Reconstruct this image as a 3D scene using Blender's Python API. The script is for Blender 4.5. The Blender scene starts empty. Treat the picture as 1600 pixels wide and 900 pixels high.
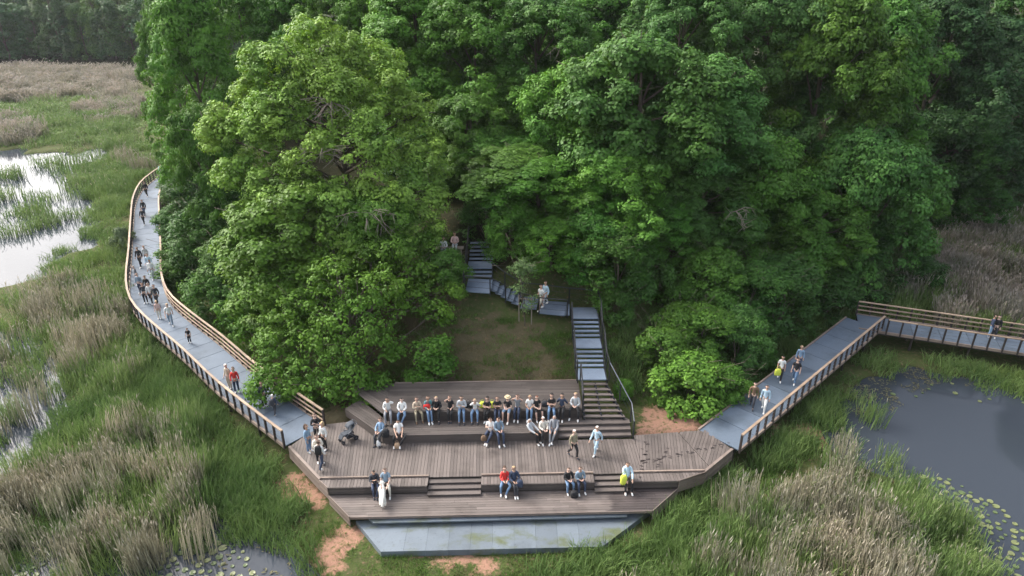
import bpy, math, random
import numpy as np
from mathutils import Vector, Matrix
R_ = math.radians
C = bpy.context.scene.collection
sc = bpy.context.scene

# ------------------------------------------------------------------ camera, light
CAM_H, PITCH, F = 20.0, R_(25), 1067.0
cam = bpy.data.cameras.new('camera'); co = bpy.data.objects.new('camera', cam); C.objects.link(co)
cam.sensor_width = 36; cam.lens = 36 * F / 1600; cam.clip_end = 6000; cam.clip_start = 0.3
co.location = (0, 0, CAM_H); co.rotation_euler = (R_(90) - PITCH, 0, 0)
sc.camera = co
SUN_EL, SUN_AZ = R_(42), R_(-60)      # azimuth measured from +Y towards +X
w = bpy.data.worlds.new('World'); sc.world = w; w.use_nodes = True
nt = w.node_tree; nt.nodes.clear()
out = nt.nodes.new('ShaderNodeOutputWorld'); bg = nt.nodes.new('ShaderNodeBackground')
sky = nt.nodes.new('ShaderNodeTexSky'); sky.sky_type = 'NISHITA'; sky.sun_disc = False
sky.sun_elevation = SUN_EL; sky.sun_rotation = SUN_AZ
sky.air_density = 1.0; sky.dust_density = 6.0; sky.ozone_density = 1.0
hs = nt.nodes.new('ShaderNodeHueSaturation'); hs.inputs['Saturation'].default_value = 0.5
nt.links.new(sky.outputs[0], hs.inputs['Color'])
tc_ = nt.nodes.new('ShaderNodeTexCoord'); cn_ = nt.nodes.new('ShaderNodeTexNoise'); cn_.inputs['Scale'].default_value = 2.6; cn_.inputs['Detail'].default_value = 6
nt.links.new(tc_.outputs['Generated'], cn_.inputs['Vector'])
cr_ = nt.nodes.new('ShaderNodeMapRange'); cr_.inputs[1].default_value = .35; cr_.inputs[2].default_value = .68; cr_.inputs[3].default_value = .72; cr_.inputs[4].default_value = 1.45
nt.links.new(cn_.outputs[0], cr_.inputs[0]); vs_ = nt.nodes.new('ShaderNodeVectorMath'); vs_.operation = 'SCALE'
nt.links.new(hs.outputs[0], vs_.inputs[0]); nt.links.new(cr_.outputs[0], vs_.inputs['Scale']); nt.links.new(vs_.outputs[0], bg.inputs[0])
bg.inputs[1].default_value = 0.15
nt.links.new(bg.outputs[0], out.inputs[0])
sl = bpy.data.lights.new('sun', 'SUN'); so = bpy.data.objects.new('sun', sl); C.objects.link(so)
sl.energy = 1.15; sl.angle = R_(24); sl.color = (1, .96, .9)
sd = Vector((math.sin(SUN_AZ) * math.cos(SUN_EL), math.cos(SUN_AZ) * math.cos(SUN_EL), math.sin(SUN_EL)))
so.rotation_euler = sd.to_track_quat('Z', 'Y').to_euler()
so.location = (0, 0, 60)
sc.view_settings.view_transform = 'Standard'; sc.view_settings.look = 'None'
sc.view_settings.gamma = 1; sc.view_settings.exposure = 1.45
sc.cycles.max_bounces = 6; sc.cycles.diffuse_bounces = 3; sc.cycles.glossy_bounces = 2
sc.cycles.transmission_bounces = 3; sc.cycles.transparent_max_bounces = 4

# ------------------------------------------------------------------ helpers
cT, sT = math.cos(PITCH), math.sin(PITCH)
def P(px, py, z=0.0):
    "point on the level z seen at a photo coordinate"
    u = (px - 800) / F; v = (450 - py) / F
    dz = -sT + v * cT; t = (z - CAM_H) / dz
    return Vector((u * t, (cT + v * sT) * t, z))
def proj(x, y, z):
    dep = y * cT + (CAM_H - z) * sT
    up = -y * -sT - (CAM_H - z) * cT
    dep = np.maximum(dep, 0.1)
    return 800 + F * x / dep, 450 - F * up / dep
def X(px, y, z):
    return (px - 800) / F * (y * cT + (CAM_H - z) * sT)
def inpoly(px, py, poly):
    r = np.zeros(px.shape, bool); n = len(poly)
    for i in range(n):
        x1, y1 = poly[i]; x2, y2 = poly[(i + 1) % n]
        c = (y1 > py) != (y2 > py)
        r ^= c & (px < (x2 - x1) * (py - y1) / ((y2 - y1) or 1e-9) + x1)
    return r
def sdist(x, y, poly):
    d = np.full(x.shape, 1e9); n = len(poly)
    for i in range(n):
        x1, y1 = poly[i]; x2, y2 = poly[(i + 1) % n]
        dx, dy = x2 - x1, y2 - y1
        t = np.clip(((x - x1) * dx + (y - y1) * dy) / (dx * dx + dy * dy), 0, 1)
        d = np.minimum(d, np.hypot(x - x1 - t * dx, y - y1 - t * dy))
    return np.where(inpoly(x, y, poly), d, -d)
def sstep(t):
    t = np.clip(t, 0, 1); return t * t * (3 - 2 * t)
def hash2(i, j):
    h = np.sin(i * 127.1 + j * 311.7) * 43758.5453; return h - np.floor(h)
def vnoise(x, y, s):
    x = x / s; y = y / s; i = np.floor(x); j = np.floor(y); u = sstep(x - i); v = sstep(y - j)
    return (hash2(i, j) * (1 - u) + hash2(i + 1, j) * u) * (1 - v) + (hash2(i, j + 1) * (1 - u) + hash2(i + 1, j + 1) * u) * v

def tag(o, label=None, cat=None, group=None, kind=None):
    if label: o['label'] = label
    if cat: o['category'] = cat
    if group: o['group'] = group
    if kind: o['kind'] = kind
    return o
def empty(name, loc=(0, 0, 0), rz=0, **k):
    o = bpy.data.objects.new(name, None); C.objects.link(o); o.location = loc; o.rotation_euler = (0, 0, rz)
    o.empty_display_size = .2
    return tag(o, **k)
def link(name, me, parent=None):
    o = bpy.data.objects.new(name, me); C.objects.link(o)
    if parent: o.parent = parent
    return o
def np_mesh(name, v, f, mat=None, smooth=False):
    "v (n,3); f (m,k) all faces with k corners"
    me = bpy.data.meshes.new(name); v = np.asarray(v, np.float32); f = np.asarray(f, np.int32)
    me.vertices.add(len(v)); me.vertices.foreach_set('co', v.ravel())
    k = f.shape[1]; me.loops.add(f.size); me.loops.foreach_set('vertex_index', f.ravel())
    me.polygons.add(len(f)); me.polygons.foreach_set('loop_start', np.arange(0, f.size, k, dtype=np.int32))
    me.polygons.foreach_set('loop_total', np.full(len(f), k, np.int32))
    if smooth: me.polygons.foreach_set('use_smooth', np.ones(len(f), bool))
    me.update(calc_edges=True)
    if mat: me.materials.append(mat)
    return me
def attr(me, name, data):
    a = me.attributes.new(name, 'FLOAT', 'POINT'); a.data.foreach_set('value', np.asarray(data, np.float32))

class MB:
    def __init__(s): s.v = []; s.f = []; s.m = []; s.mi = 0
    def face(s, f): s.f.append(f); s.m.append(s.mi)
    def prism(s, pts, z0, z1):
        n = len(pts); b = len(s.v)
        z0 = z0 if hasattr(z0, '__len__') else [z0] * n; z1 = z1 if hasattr(z1, '__len__') else [z1] * n
        s.v += [(p[0], p[1], z0[i]) for i, p in enumerate(pts)] + [(p[0], p[1], z1[i]) for i, p in enumerate(pts)]
        a = sum(pts[i][0] * pts[(i + 1) % n][1] - pts[(i + 1) % n][0] * pts[i][1] for i in range(n))
        o = list(range(n)) if a > 0 else list(range(n))[::-1]
        s.face(tuple(b + n + i for i in o)); s.face(tuple(b + i for i in o[::-1]))
        for k in range(n):
            i, j = o[k], o[(k + 1) % n]; s.face((b + i, b + j, b + n + j, b + n + i))
        return s
    def box(s, c, d, M=None):
        b = len(s.v); M = M or Matrix.Identity(3)
        for sx in (-1, 1):
            for sy in (-1, 1):
                for sz in (-1, 1):
                    s.v.append(tuple(Vector(c) + M @ Vector((sx * d[0] / 2, sy * d[1] / 2, sz * d[2] / 2))))
        for f in ((0, 1, 3, 2), (4, 6, 7, 5), (0, 4, 5, 1), (2, 3, 7, 6), (0, 2, 6, 4), (1, 5, 7, 3)): s.face(tuple(b + i for i in f))
        return s
    def beam(s, a, b_, w, h, up=(0, 0, 1)):
        a = Vector(a); b_ = Vector(b_); d = (b_ - a); L = d.length
        if L < 1e-5: return s
        x = d / L; y = Vector(up).cross(x)
        if y.length < 1e-3: y = Vector((0, 1, 0)).cross(x)
        y.normalize(); z = x.cross(y)
        M = Matrix((x, y, z)).transposed()
        return s.box((a + b_) / 2, (L, w, h), M)
    def tube(s, pts, rad, n=6, cap=True):
        pts = [Vector(p) for p in pts]; rad = rad if hasattr(rad, '__len__') else [rad] * len(pts)
        b = len(s.v); pr = None
        for i, p in enumerate(pts):
            d = (pts[min(i + 1, len(pts) - 1)] - pts[max(i - 1, 0)]).normalized()
            if pr is None: pr = d.orthogonal().normalized()
            pr = (pr - d * pr.dot(d)).normalized(); q = d.cross(pr)
            for k in range(n):
                a = 2 * math.pi * k / n
                s.v.append(tuple(p + (pr * math.cos(a) + q * math.sin(a)) * rad[i]))
        for i in range(len(pts) - 1):
            for k in range(n):
                s.face((b + i * n + k, b + i * n + (k + 1) % n, b + (i + 1) * n + (k + 1) % n, b + (i + 1) * n + k))
        if cap:
            s.face(tuple(b + k for k in range(n))[::-1]); s.face(tuple(b + (len(pts) - 1) * n + k for k in range(n)))
        return s
    def ball(s, c, r, nu=8, nv=6, M=None):
        r = r if hasattr(r, '__len__') else (r, r, r); b = len(s.v); M = M or Matrix.Identity(3)
        for j in range(nv + 1):
            th = math.pi * j / nv
            for i in range(nu):
                a = 2 * math.pi * i / nu
                s.v.append(tuple(Vector(c) + M @ Vector((r[0] * math.sin(th) * math.cos(a), r[1] * math.sin(th) * math.sin(a), r[2] * math.cos(th)))))
        for j in range(nv):
            for i in range(nu):
                s.face((b + j * nu + i, b + (j + 1) * nu + i, b + (j + 1) * nu + (i + 1) % nu, b + j * nu + (i + 1) % nu))
        return s
    def mesh(s, name, mats, smooth=False):
        me = bpy.data.meshes.new(name); me.from_pydata(s.v, [], s.f)
        for m in (mats if isinstance(mats, (list, tuple)) else [mats]): me.materials.append(m)
        me.polygons.foreach_set('material_index', s.m)
        if smooth: me.polygons.foreach_set('use_smooth', [True] * len(s.f))
        me.update(); return me
    def obj(s, name, mats, parent=None, smooth=False):
        return link(name, s.mesh(name, mats, smooth), parent)

# ------------------------------------------------------------------ materials
def mat(name):
    m = bpy.data.materials.new(name); m.use_nodes = True
    return m, m.node_tree, m.node_tree.nodes['Principled BSDF']
def node(t, typ, **k):
    n = t.nodes.new(typ)
    for a, b in k.items(): setattr(n, a, b)
    return n
def mixc(t, fac, a, b, mode='MIX'):
    n = t.nodes.new('ShaderNodeMix'); n.data_type = 'RGBA'; n.blend_type = mode
    for s, v in ((n.inputs[0], fac), (n.inputs[6], a), (n.inputs[7], b)):
        if hasattr(v, 'links'): t.links.new(v, s)
        else: s.default_value = v if isinstance(v, (int, float)) else (*v, 1)
    return n.outputs[2]
def mth(t, op, a, b=0.0, clamp=False):
    n = t.nodes.new('ShaderNodeMath'); n.operation = op; n.use_clamp = clamp
    for s, v in ((n.inputs[0], a), (n.inputs[1], b)):
        if hasattr(v, 'links'): t.links.new(v, s)
        else: s.default_value = v
    return n.outputs[0]
def noise(t, vec, scale, detail=3, rough=.6):
    n = t.nodes.new('ShaderNodeTexNoise'); n.inputs['Scale'].default_value = scale; n.inputs['Detail'].default_value = detail
    n.inputs['Roughness'].default_value = rough
    if vec is not None: t.links.new(vec, n.inputs['Vector'])
    return n.outputs[0]
def ramp(t, v, lo, hi):
    n = t.nodes.new('ShaderNodeMapRange'); n.inputs[1].default_value = lo; n.inputs[2].default_value = hi
    t.links.new(v, n.inputs[0]); return n.outputs[0]
def geopos(t): return t.nodes.new('ShaderNodeNewGeometry').outputs['Position']
def mapping(t, vec, sc_, rot=(0, 0, 0)):
    n = t.nodes.new('ShaderNodeMapping'); n.inputs['Scale'].default_value = sc_; n.inputs['Rotation'].default_value = rot
    t.links.new(vec, n.inputs[0]); return n.outputs[0]
def simple(name, col, rough=.7, metal=0.0, var=0.15, scale=20):
    m, t, b = mat(name)
    n = noise(t, node(t, 'ShaderNodeTexCoord').outputs['Object'], scale)
    c = mixc(t, n, [x * (1 - var) for x in col], [min(1, x * (1 + var)) for x in col])
    t.links.new(c, b.inputs['Base Color']); b.inputs['Roughness'].default_value = rough; b.inputs['Metallic'].default_value = metal
    return m

def leafmat(name, trans=.17, sat=1.0):
    m, t, b = mat(name)
    oi = node(t, 'ShaderNodeObjectInfo')
    v = node(t, 'ShaderNodeAttribute', attribute_name='tone').outputs['Fac']
    k = mth(t, 'ADD', mth(t, 'MULTIPLY', v, 1.0), .5)
    c = mixc(t, 1.0, oi.outputs['Color'], (1, 1, 1), 'MULTIPLY')
    yel = mixc(t, mth(t, 'MULTIPLY', v, .5), c, mixc(t, 1.0, c, (1.3, 1.1, .6), 'MULTIPLY'))
    big = noise(t, geopos(t), .22, 2)
    yel = mixc(t, ramp(t, big, .4, .7), yel, mixc(t, 1.0, yel, (.78, .9, 1.0), 'MULTIPLY'))
    vm = node(t, 'ShaderNodeVectorMath', operation='SCALE'); t.links.new(yel, vm.inputs[0]); t.links.new(k, vm.inputs['Scale'])
    t.links.new(vm.outputs[0], b.inputs['Base Color']); b.inputs['Roughness'].default_value = .5
    b.inputs['Specular IOR Level'].default_value = .12
    tr = node(t, 'ShaderNodeBsdfTranslucent'); 
    tc = node(t, 'ShaderNodeVectorMath', operation='MULTIPLY'); t.links.new(vm.outputs[0], tc.inputs[0]); tc.inputs[1].default_value = (1.5, 1.5, .5)
    t.links.new(tc.outputs[0], tr.inputs[0])
    mx = node(t, 'ShaderNodeMixShader'); mx.inputs[0].default_value = trans
    t.links.new(b.outputs[0], mx.inputs[1]); t.links.new(tr.outputs[0], mx.inputs[2])
    t.links.new(mx.outputs[0], t.nodes['Material Output'].inputs[0])
    return m
M_leaf = leafmat('leaf')
def bladesmat(name, c1, c2, tip=None, trans=.25):
    m, t, b = mat(name)
    oi = node(t, 'ShaderNodeObjectInfo'); v = node(t, 'ShaderNodeAttribute', attribute_name='tone').outputs['Fac']
    r = mth(t, 'ADD', mth(t, 'MULTIPLY', oi.outputs['Random'], .5), mth(t, 'MULTIPLY', v, .5))
    c = mixc(t, r, c1, c2)
    if tip:
        h = node(t, 'ShaderNodeAttribute', attribute_name='plume').outputs['Fac']
        c = mixc(t, h, c, tip)
    pn = ramp(t, noise(t, geopos(t), .35, 3), .35, .65)
    c = mixc(t, pn, c, mixc(t, 1.0, c, (.72, .8, .8), 'MULTIPLY'))
    t.links.new(c, b.inputs['Base Color']); b.inputs['Roughness'].default_value = .6; b.inputs['Specular IOR Level'].default_value = .12
    tr = node(t, 'ShaderNodeBsdfTranslucent'); t.links.new(c, tr.inputs[0])
    mx = node(t, 'ShaderNodeMixShader'); mx.inputs[0].default_value = trans
    t.links.new(b.outputs[0], mx.inputs[1]); t.links.new(tr.outputs[0], mx.inputs[2]); t.links.new(mx.outputs[0], t.nodes['Material Output'].inputs[0])
    return m
M_sedge = bladesmat('sedge_blades', (.075, .14, .036), (.22, .31, .10))
M_sedge2 = bladesmat('marsh_grass_blades', (.12, .21, .05), (.24, .31, .10))
M_reed = bladesmat('reed_blades', (.22, .20, .13), (.45, .395, .29), (.46, .40, .32))
M_reedfar = bladesmat('far_reed_blades', (.27, .24, .17), (.37, .32, .24), (.42, .35, .30))
M_greenreed = bladesmat('green_reed_blades', (.12, .20, .055), (.26, .33, .12), (.33, .31, .21))
M_lawn = bladesmat('lawn_blades', (.07, .14, .028), (.16, .25, .055))
M_drygrass = bladesmat('dry_grass_blades', (.12, .11, .045), (.20, .17, .08))
M_bark = simple('bark', (.10, .078, .06), .9, var=.4, scale=6)
M_dead = simple('dead_wood', (.21, .175, .145), .9, var=.25, scale=8)

def woodmat(name, col, grain=(.6, 14, 14), wet=False, ang=0.0, rough=.65):
    m, t, b = mat(name)
    oi = node(t, 'ShaderNodeObjectInfo').outputs['Random']
    pos = geopos(t)
    g = noise(t, mapping(t, pos, grain, (0, 0, ang)), 2.2, 4, .7)
    big = noise(t, pos, .9, 3)
    c = mixc(t, g, [x * .72 for x in col], [x * 1.25 for x in col])
    c = mixc(t, oi, mixc(t, 1.0, c, (.76, .75, .73), 'MULTIPLY'), mixc(t, 1.0, c, (1.2, 1.19, 1.17), 'MULTIPLY'))
    c = mixc(t, ramp(t, big, .5, .75), c, mixc(t, 1.0, c, (.62, .6, .58), 'MULTIPLY'))
    if wet:   # rain-wet patch left on the boards
        sp = node(t, 'ShaderNodeSeparateXYZ'); t.links.new(pos, sp.inputs[0])
        n2 = noise(t, mapping(t, pos, (.5, 3.5, 1)), 1.2, 3)
        s = mth(t, 'ADD', mth(t, 'SUBTRACT', sp.outputs[0], 3.9), mth(t, 'MULTIPLY', mth(t, 'SUBTRACT', n2, .5), 2.4))
        wf = ramp(t, s, 0, .25)
        c = mixc(t, wf, c, mixc(t, 1.0, c, (.42, .40, .42), 'MULTIPLY'))
    t.links.new(c, b.inputs['Base Color']); b.inputs['Roughness'].default_value = rough
    bp = node(t, 'ShaderNodeBump'); bp.inputs['Strength'].default_value = .3; bp.inputs['Distance'].default_value = .01
    t.links.new(g, bp.inputs['Height']); t.links.new(bp.outputs[0], b.inputs['Normal'])
    return m
WOOD = (.125, .104, .095)
M_plank_y = woodmat('weathered_plank', WOOD, (14, .6, 14))
M_plank_x = woodmat('weathered_plank_across', [c * .95 for c in WOOD], (.6, 14, 14))
M_plank_wet = woodmat('weathered_plank_wet', [c * 1.1 for c in WOOD], (.6, 14, 14), wet=True)
M_tier = woodmat('tier_plank', [c * .66 for c in WOOD], (.6, 14, 14))
M_fascia = woodmat('fascia_board', (.19, .15, .13), (1, 1, 14))
M_rail = woodmat('handrail_wood', (.35, .255, .185), (3, 3, 3))
M_kerb = woodmat('kerb_wood', (.22, .17, .14), (3, 3, 3))
M_post = simple('post_steel', (.045, .035, .032), .6, .2)
M_steel = simple('stair_rail_steel', (.16, .17, .19), .4, .7)
M_darksteel = simple('dark_stringer', (.03, .032, .036), .5, .5)
def gratmat(name, col, moss=0.0, seam=True):
    m, t, b = mat(name)
    pos = geopos(t); n = noise(t, pos, 1.3, 4); n2 = noise(t, pos, 9, 3); oi = node(t, 'ShaderNodeObjectInfo').outputs['Random']
    c = mixc(t, n, [x * .85 for x in col], [x * 1.13 for x in col])
    c = mixc(t, oi, mixc(t, 1.0, c, (.82, .82, .82), 'MULTIPLY'), mixc(t, 1.0, c, (1.12, 1.12, 1.12), 'MULTIPLY'))
    c = mixc(t, ramp(t, n2, .6, .8), c, [x * .6 for x in col]); c = mixc(t, ramp(t, noise(t, mapping(t, pos, (1, 1, 1), (0, 0, .7)), .55, 5, .7), .5, .7), c, mixc(t, 1.0, c, (.72, .72, .70), 'MULTIPLY'))
    if moss:
        mn = noise(t, mapping(t, pos, (.55, .95, 1)), 1.15, 5, .62)
        mf = mth(t, 'MULTIPLY', ramp(t, mn, .50, .66), moss, True)
        c = mixc(t, mf, c, mixc(t, n2, (.05, .06, .03), (.12, .14, .055)))
    t.links.new(c, b.inputs['Base Color']); b.inputs['Roughness'].default_value = .62; b.inputs['Specular IOR Level'].default_value = .3
    bp = node(t, 'ShaderNodeBump'); bp.inputs['Strength'].default_value = .25; bp.inputs['Distance'].default_value = .01
    t.links.new(n2, bp.inputs['Height']); t.links.new(bp.outputs[0], b.inputs['Normal'])
    return m
M_grate = gratmat('blue_grey_grating', (.115, .147, .190))
M_slab = gratmat('grey_slab', (.138, .165, .192), .9)
M_stairgrate = gratmat('stair_grating', (.15, .19, .25))

# ------------------------------------------------------------------ terrain
HILL = [(-9.5, 28.3), (-13, 32), (-18, 36.8), (-22.6, 42), (-27.5, 50), (-32.3, 62), (-37, 76), (-56, 110), (-88, 164), (-175, 180), (-400, 200),
        (-400, 900), (500, 900), (300, 120), (120, 72), (60, 66), (42, 63), (33, 54), (27, 47), (22, 41), (14, 32.5), (9.2, 27.8), (5.8, 26.6), (0, 26), (-6, 26.3)]
WATERS = [
    [(-900, 225), (-300, 232), (60, 238), (178, 234), (172, 246), (120, 262), (128, 300), (146, 340), (138, 372), (140, 388), (78, 402), (66, 436), (0, 446), (-400, 470), (-900, 500)],
    [(84, 212), (104, 212), (98, 220), (80, 222)],
    [(-400, 500), (10, 520), (48, 505), (70, 560), (98, 600), (100, 640), (70, 700), (30, 730), (-300, 760)],
    [(330, 800), (390, 815), (450, 850), (505, 900), (520, 1100), (180, 1100), (-300, 1100), (-300, 850), (60, 850), (150, 800), (250, 840)],
    [(1292, 650), (1350, 596), (1430, 570), (1530, 590), (1640, 575), (2600, 520), (2600, 1100), (1500, 1100), (1480, 900), (1470, 800), (1420, 750), (1320, 710), (1290, 680)],
]
STAIR = [(4.0, 28.5, 1.6), (4.0, 29.7, 1.6), (4.0, 30.7, 2.2), (4.0, 31.7, 2.2), (4.0, 32.7, 2.85), (3.9, 34, 2.85), (2.3, 33.6, 3.0), (.9, 33.7, 3.15), (-1, 34.3, 3.9), (-1.9, 34.4, 4.05), (-1.6, 35.6, 4.4), (-1.5, 36.7, 4.45), (-1.4, 38, 4.9)]
BANKS = [[(5.7, 26.9), (9.15, 27.0), (9.4, 28.4), (7.5, 29.6), (5.3, 29.4)], [(-9.3, 27.6), (-8.2, 28.1), (-7.6, 29.6), (-9.5, 29.8), (-10.2, 28.6)]]
def terr(x, y, water=True):
    x = np.asarray(x, float); y = np.asarray(y, float)
    d = sdist(x, y, HILL)
    h = -1.1 + (7.6 * sstep(d / 14) + np.clip(d - 20, 0, 200) * .04) * (1 - .9 * sstep((y - 105) / 30) * sstep((-x - 25) / 20))
    h = h + np.where(d > 0, 1, .35) * (vnoise(x, y, 3.1) - .5) * .35 + (vnoise(x + 9, y, 1.1) - .5) * .10
    # nothing pokes through the terrace
    deck = sdist(x, y, [(-11, 25.6), (-7, 21), (6.4, 21.2), (10.8, 25.5), (9.3, 27.2), (6.3, 27), (3.3, 29.7), (-7, 29.7), (-9.4, 27.6)])
    h = np.where(deck > -.6, np.minimum(h, -1.05 + np.clip(-deck, 0, .6) * 3 + np.clip(y - 25.5, 0, 4) * .42), h)
    for i in range(len(STAIR) - 1):
        a, b = STAIR[i], STAIR[i + 1]; dx, dy = b[0] - a[0], b[1] - a[1]
        t = np.clip(((x - a[0]) * dx + (y - a[1]) * dy) / (dx * dx + dy * dy), 0, 1)
        dd = np.hypot(x - a[0] - t * dx, y - a[1] - t * dy); z = a[2] + t * (b[2] - a[2])
        h = np.minimum(h, z - .18 + np.clip(dd - 1.0, 0, 50) * 1.4)
    for bp_ in BANKS:
        bd = sdist(x, y, bp_); h = np.where(bd > -1.0, np.maximum(h, -.11 - np.clip(-bd, 0, 1) * 1.3), h)
    if water:
        px, py = proj(x, y, -1.2)
        wob = (vnoise(x, y, 2.3) - .5); sx = px + wob * 30; sy = py + (vnoise(x + 50, y, 2.0) - .5) * 14
        m = np.zeros(x.shape, bool)
        front = (y * cT + 21 * sT) > 1
        for wp in WATERS: m |= inpoly(sx, sy, wp)
        m &= front & (d < 1.0) & (y < 400)
        h = np.where(m, -1.75 + (h + 1.1) * .3, h)
    return h
WL = -1.30
gx = np.concatenate([[-3000, -1200, -600], np.linspace(-400, -85, 64), np.arange(-84, 56, .42), np.linspace(58, 400, 60), [600, 1200, 3000]])
gy = np.concatenate([[-600, -100, -20, 0, 8], np.arange(11, 80, .42), np.linspace(80.5, 130, 75), np.linspace(132, 300, 60), [400, 600, 900, 1500, 3000]])
GX, GY = np.meshgrid(gx, gy)
GZ = terr(GX, GY)
# soften the shore a little
K = GZ.copy(); K[1:-1, 1:-1] = (GZ[1:-1, 1:-1] * 2 + GZ[:-2, 1:-1] + GZ[2:, 1:-1] + GZ[1:-1, :-2] + GZ[1:-1, 2:]) / 6
GZ = np.where(GZ < -1.0, K, GZ)
nx, ny = len(gx), len(gy)
idx = np.arange(nx * ny).reshape(ny, nx)
fc = np.stack([idx[:-1, :-1], idx[:-1, 1:], idx[1:, 1:], idx[1:, :-1]], -1).reshape(-1, 4)
SOIL = [[(440, 742), (468, 738), (500, 765), (520, 800), (500, 800), (470, 790), (445, 775)],
        [(500, 850), (545, 820), (565, 838), (545, 875), (535, 905), (505, 905), (490, 880)],
        [(985, 645), (1010, 632), (1060, 640), (1110, 662), (1095, 680), (1040, 690), (985, 700)],
        [(640, 870), (740, 866), (800, 880), (790, 893), (690, 890)],
        [(1195, 672), (1240, 660), (1285, 680), (1300, 712), (1270, 690), (1220, 690)],
        [(1090, 730), (1130, 715), (1140, 725), (1100, 745)]]
DIRT = [[(610, 620), (700, 480), (745, 490), (850, 515), (880, 560), (892, 600), (610, 612)], [(640, 300), (760, 370), (735, 460), (700, 490), (600, 560), (500, 560)],
        [(960, 480), (1010, 490), (1050, 560), (1020, 570), (985, 545), (955, 520)], [(480, 660), (560, 600), (640, 600), (560, 665), (520, 685)]]
fx, fy = proj(GX, GY, GZ); soil = np.zeros(GX.shape); dirt = np.zeros(GX.shape)
wx = fx + (vnoise(GX, GY, .9) - .5) * 34; wy = fy + (vnoise(GX + 77, GY, .8) - .5) * 22
for p in SOIL: soil[inpoly(wx, wy, p)] = 1
for p in DIRT: dirt[inpoly(wx, wy, p)] = 1
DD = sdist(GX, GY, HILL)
litter_shade = np.maximum(sstep((DD - 8.5) / 3), sstep((GY - 160) / 12))  # hill leaf litter, plus shade put into far ground colour where sunlit gaps show
mg, t, b = mat('ground')
pos = geopos(t)
n1 = noise(t, pos, .7, 5); n2 = noise(t, pos, 5, 4); n3 = noise(t, pos, 30, 2)
g = mixc(t, n1, (.030, .050, .014), (.075, .095, .028)); g = mixc(t, ramp(t, n2, .4, .75), g, (.085, .075, .04))
a1 = node(t, 'ShaderNodeAttribute', attribute_name='soil').outputs['Fac']; a2 = node(t, 'ShaderNodeAttribute', attribute_name='dirt').outputs['Fac']
g = mixc(t, ramp(t, mth(t, 'ADD', a2, mth(t, 'MULTIPLY', mth(t, 'SUBTRACT', n2, .5), .9)), .35, .65), g, mixc(t, n3, (.060, .052, .028), (.125, .105, .060)))
a3 = node(t, 'ShaderNodeAttribute', attribute_name='litter_shade').outputs['Fac']; g = mixc(t, a3, g, mixc(t, n2, (.014, .018, .008), (.034, .034, .015)))
g = mixc(t, ramp(t, mth(t, 'ADD', a1, mth(t, 'MULTIPLY', mth(t, 'SUBTRACT', n2, .5), 3.0)), .30, 1.0), g, mixc(t, n3, (.17, .085, .058), (.37, .225, .16)))
sp = node(t, 'ShaderNodeSeparateXYZ'); t.links.new(pos, sp.inputs[0])
g = mixc(t, ramp(t, sp.outputs[2], -1.22, -1.34), g, (.022, .020, .012))
t.links.new(g, b.inputs['Base Color']); b.inputs['Roughness'].default_value = .95; b.inputs['Specular IOR Level'].default_value = .08
bp = node(t, 'ShaderNodeBump'); bp.inputs['Distance'].default_value = .06; t.links.new(n2, bp.inputs['Height']); t.links.new(bp.outputs[0], b.inputs['Normal'])
me = np_mesh('ground', np.stack([GX, GY, GZ], -1).reshape(-1, 3), fc, mg, True)
attr(me, 'soil', soil.ravel()); attr(me, 'dirt', dirt.ravel()); attr(me, 'litter_shade', litter_shade.ravel())
tag(link('ground', me), kind='structure')
mw, t, b = mat('water')
b.inputs['Base Color'].default_value = (.036, .044, .056, 1); b.inputs['Roughness'].default_value = .04; b.inputs['IOR'].default_value = 1.333
b.inputs['Specular IOR Level'].default_value = .5
bp = node(t, 'ShaderNodeBump'); bp.inputs['Distance'].default_value = .012; bp.inputs['Strength'].default_value = .5
t.links.new(noise(t, mapping(t, geopos(t), (1, 1, 1)), 2.2, 3), bp.inputs['Height']); t.links.new(bp.outputs[0], b.inputs['Normal'])
tag(link('water', np_mesh('water', [(-1500, -100, WL), (1500, -100, WL), (1500, 350, WL), (-1500, 350, WL)], [(0, 1, 2, 3)], mw)), kind='structure')

# ------------------------------------------------------------------ terrace (timber amphitheatre)
AX = R_(1.7)
UX, UY = math.cos(AX), math.sin(AX)
def L(a, bb): return (a * UX - (bb - 0) * 0, bb + a * UY)      # sheared-straight rows: a across, bb depth at the middle
def clip(poly, nrm, off):
    "keep points with p.nrm <= off"
    o = []; n = len(poly)
    for i in range(n):
        p, q = poly[i], poly[(i + 1) % n]
        dp = p[0] * nrm[0] + p[1] * nrm[1] - off; dq = q[0] * nrm[0] + q[1] * nrm[1] - off
        if dp <= 0: o.append(p)
        if (dp < 0) != (dq < 0):
            s = dp / (dp - dq); o.append((p[0] + s * (q[0] - p[0]), p[1] + s * (q[1] - p[1])))
    return o
def area(p): return abs(sum(p[i][0] * p[(i + 1) % len(p)][1] - p[(i + 1) % len(p)][0] * p[i][1] for i in range(len(p)))) / 2 if len(p) > 2 else 0
rnd = random.Random(4)
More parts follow.
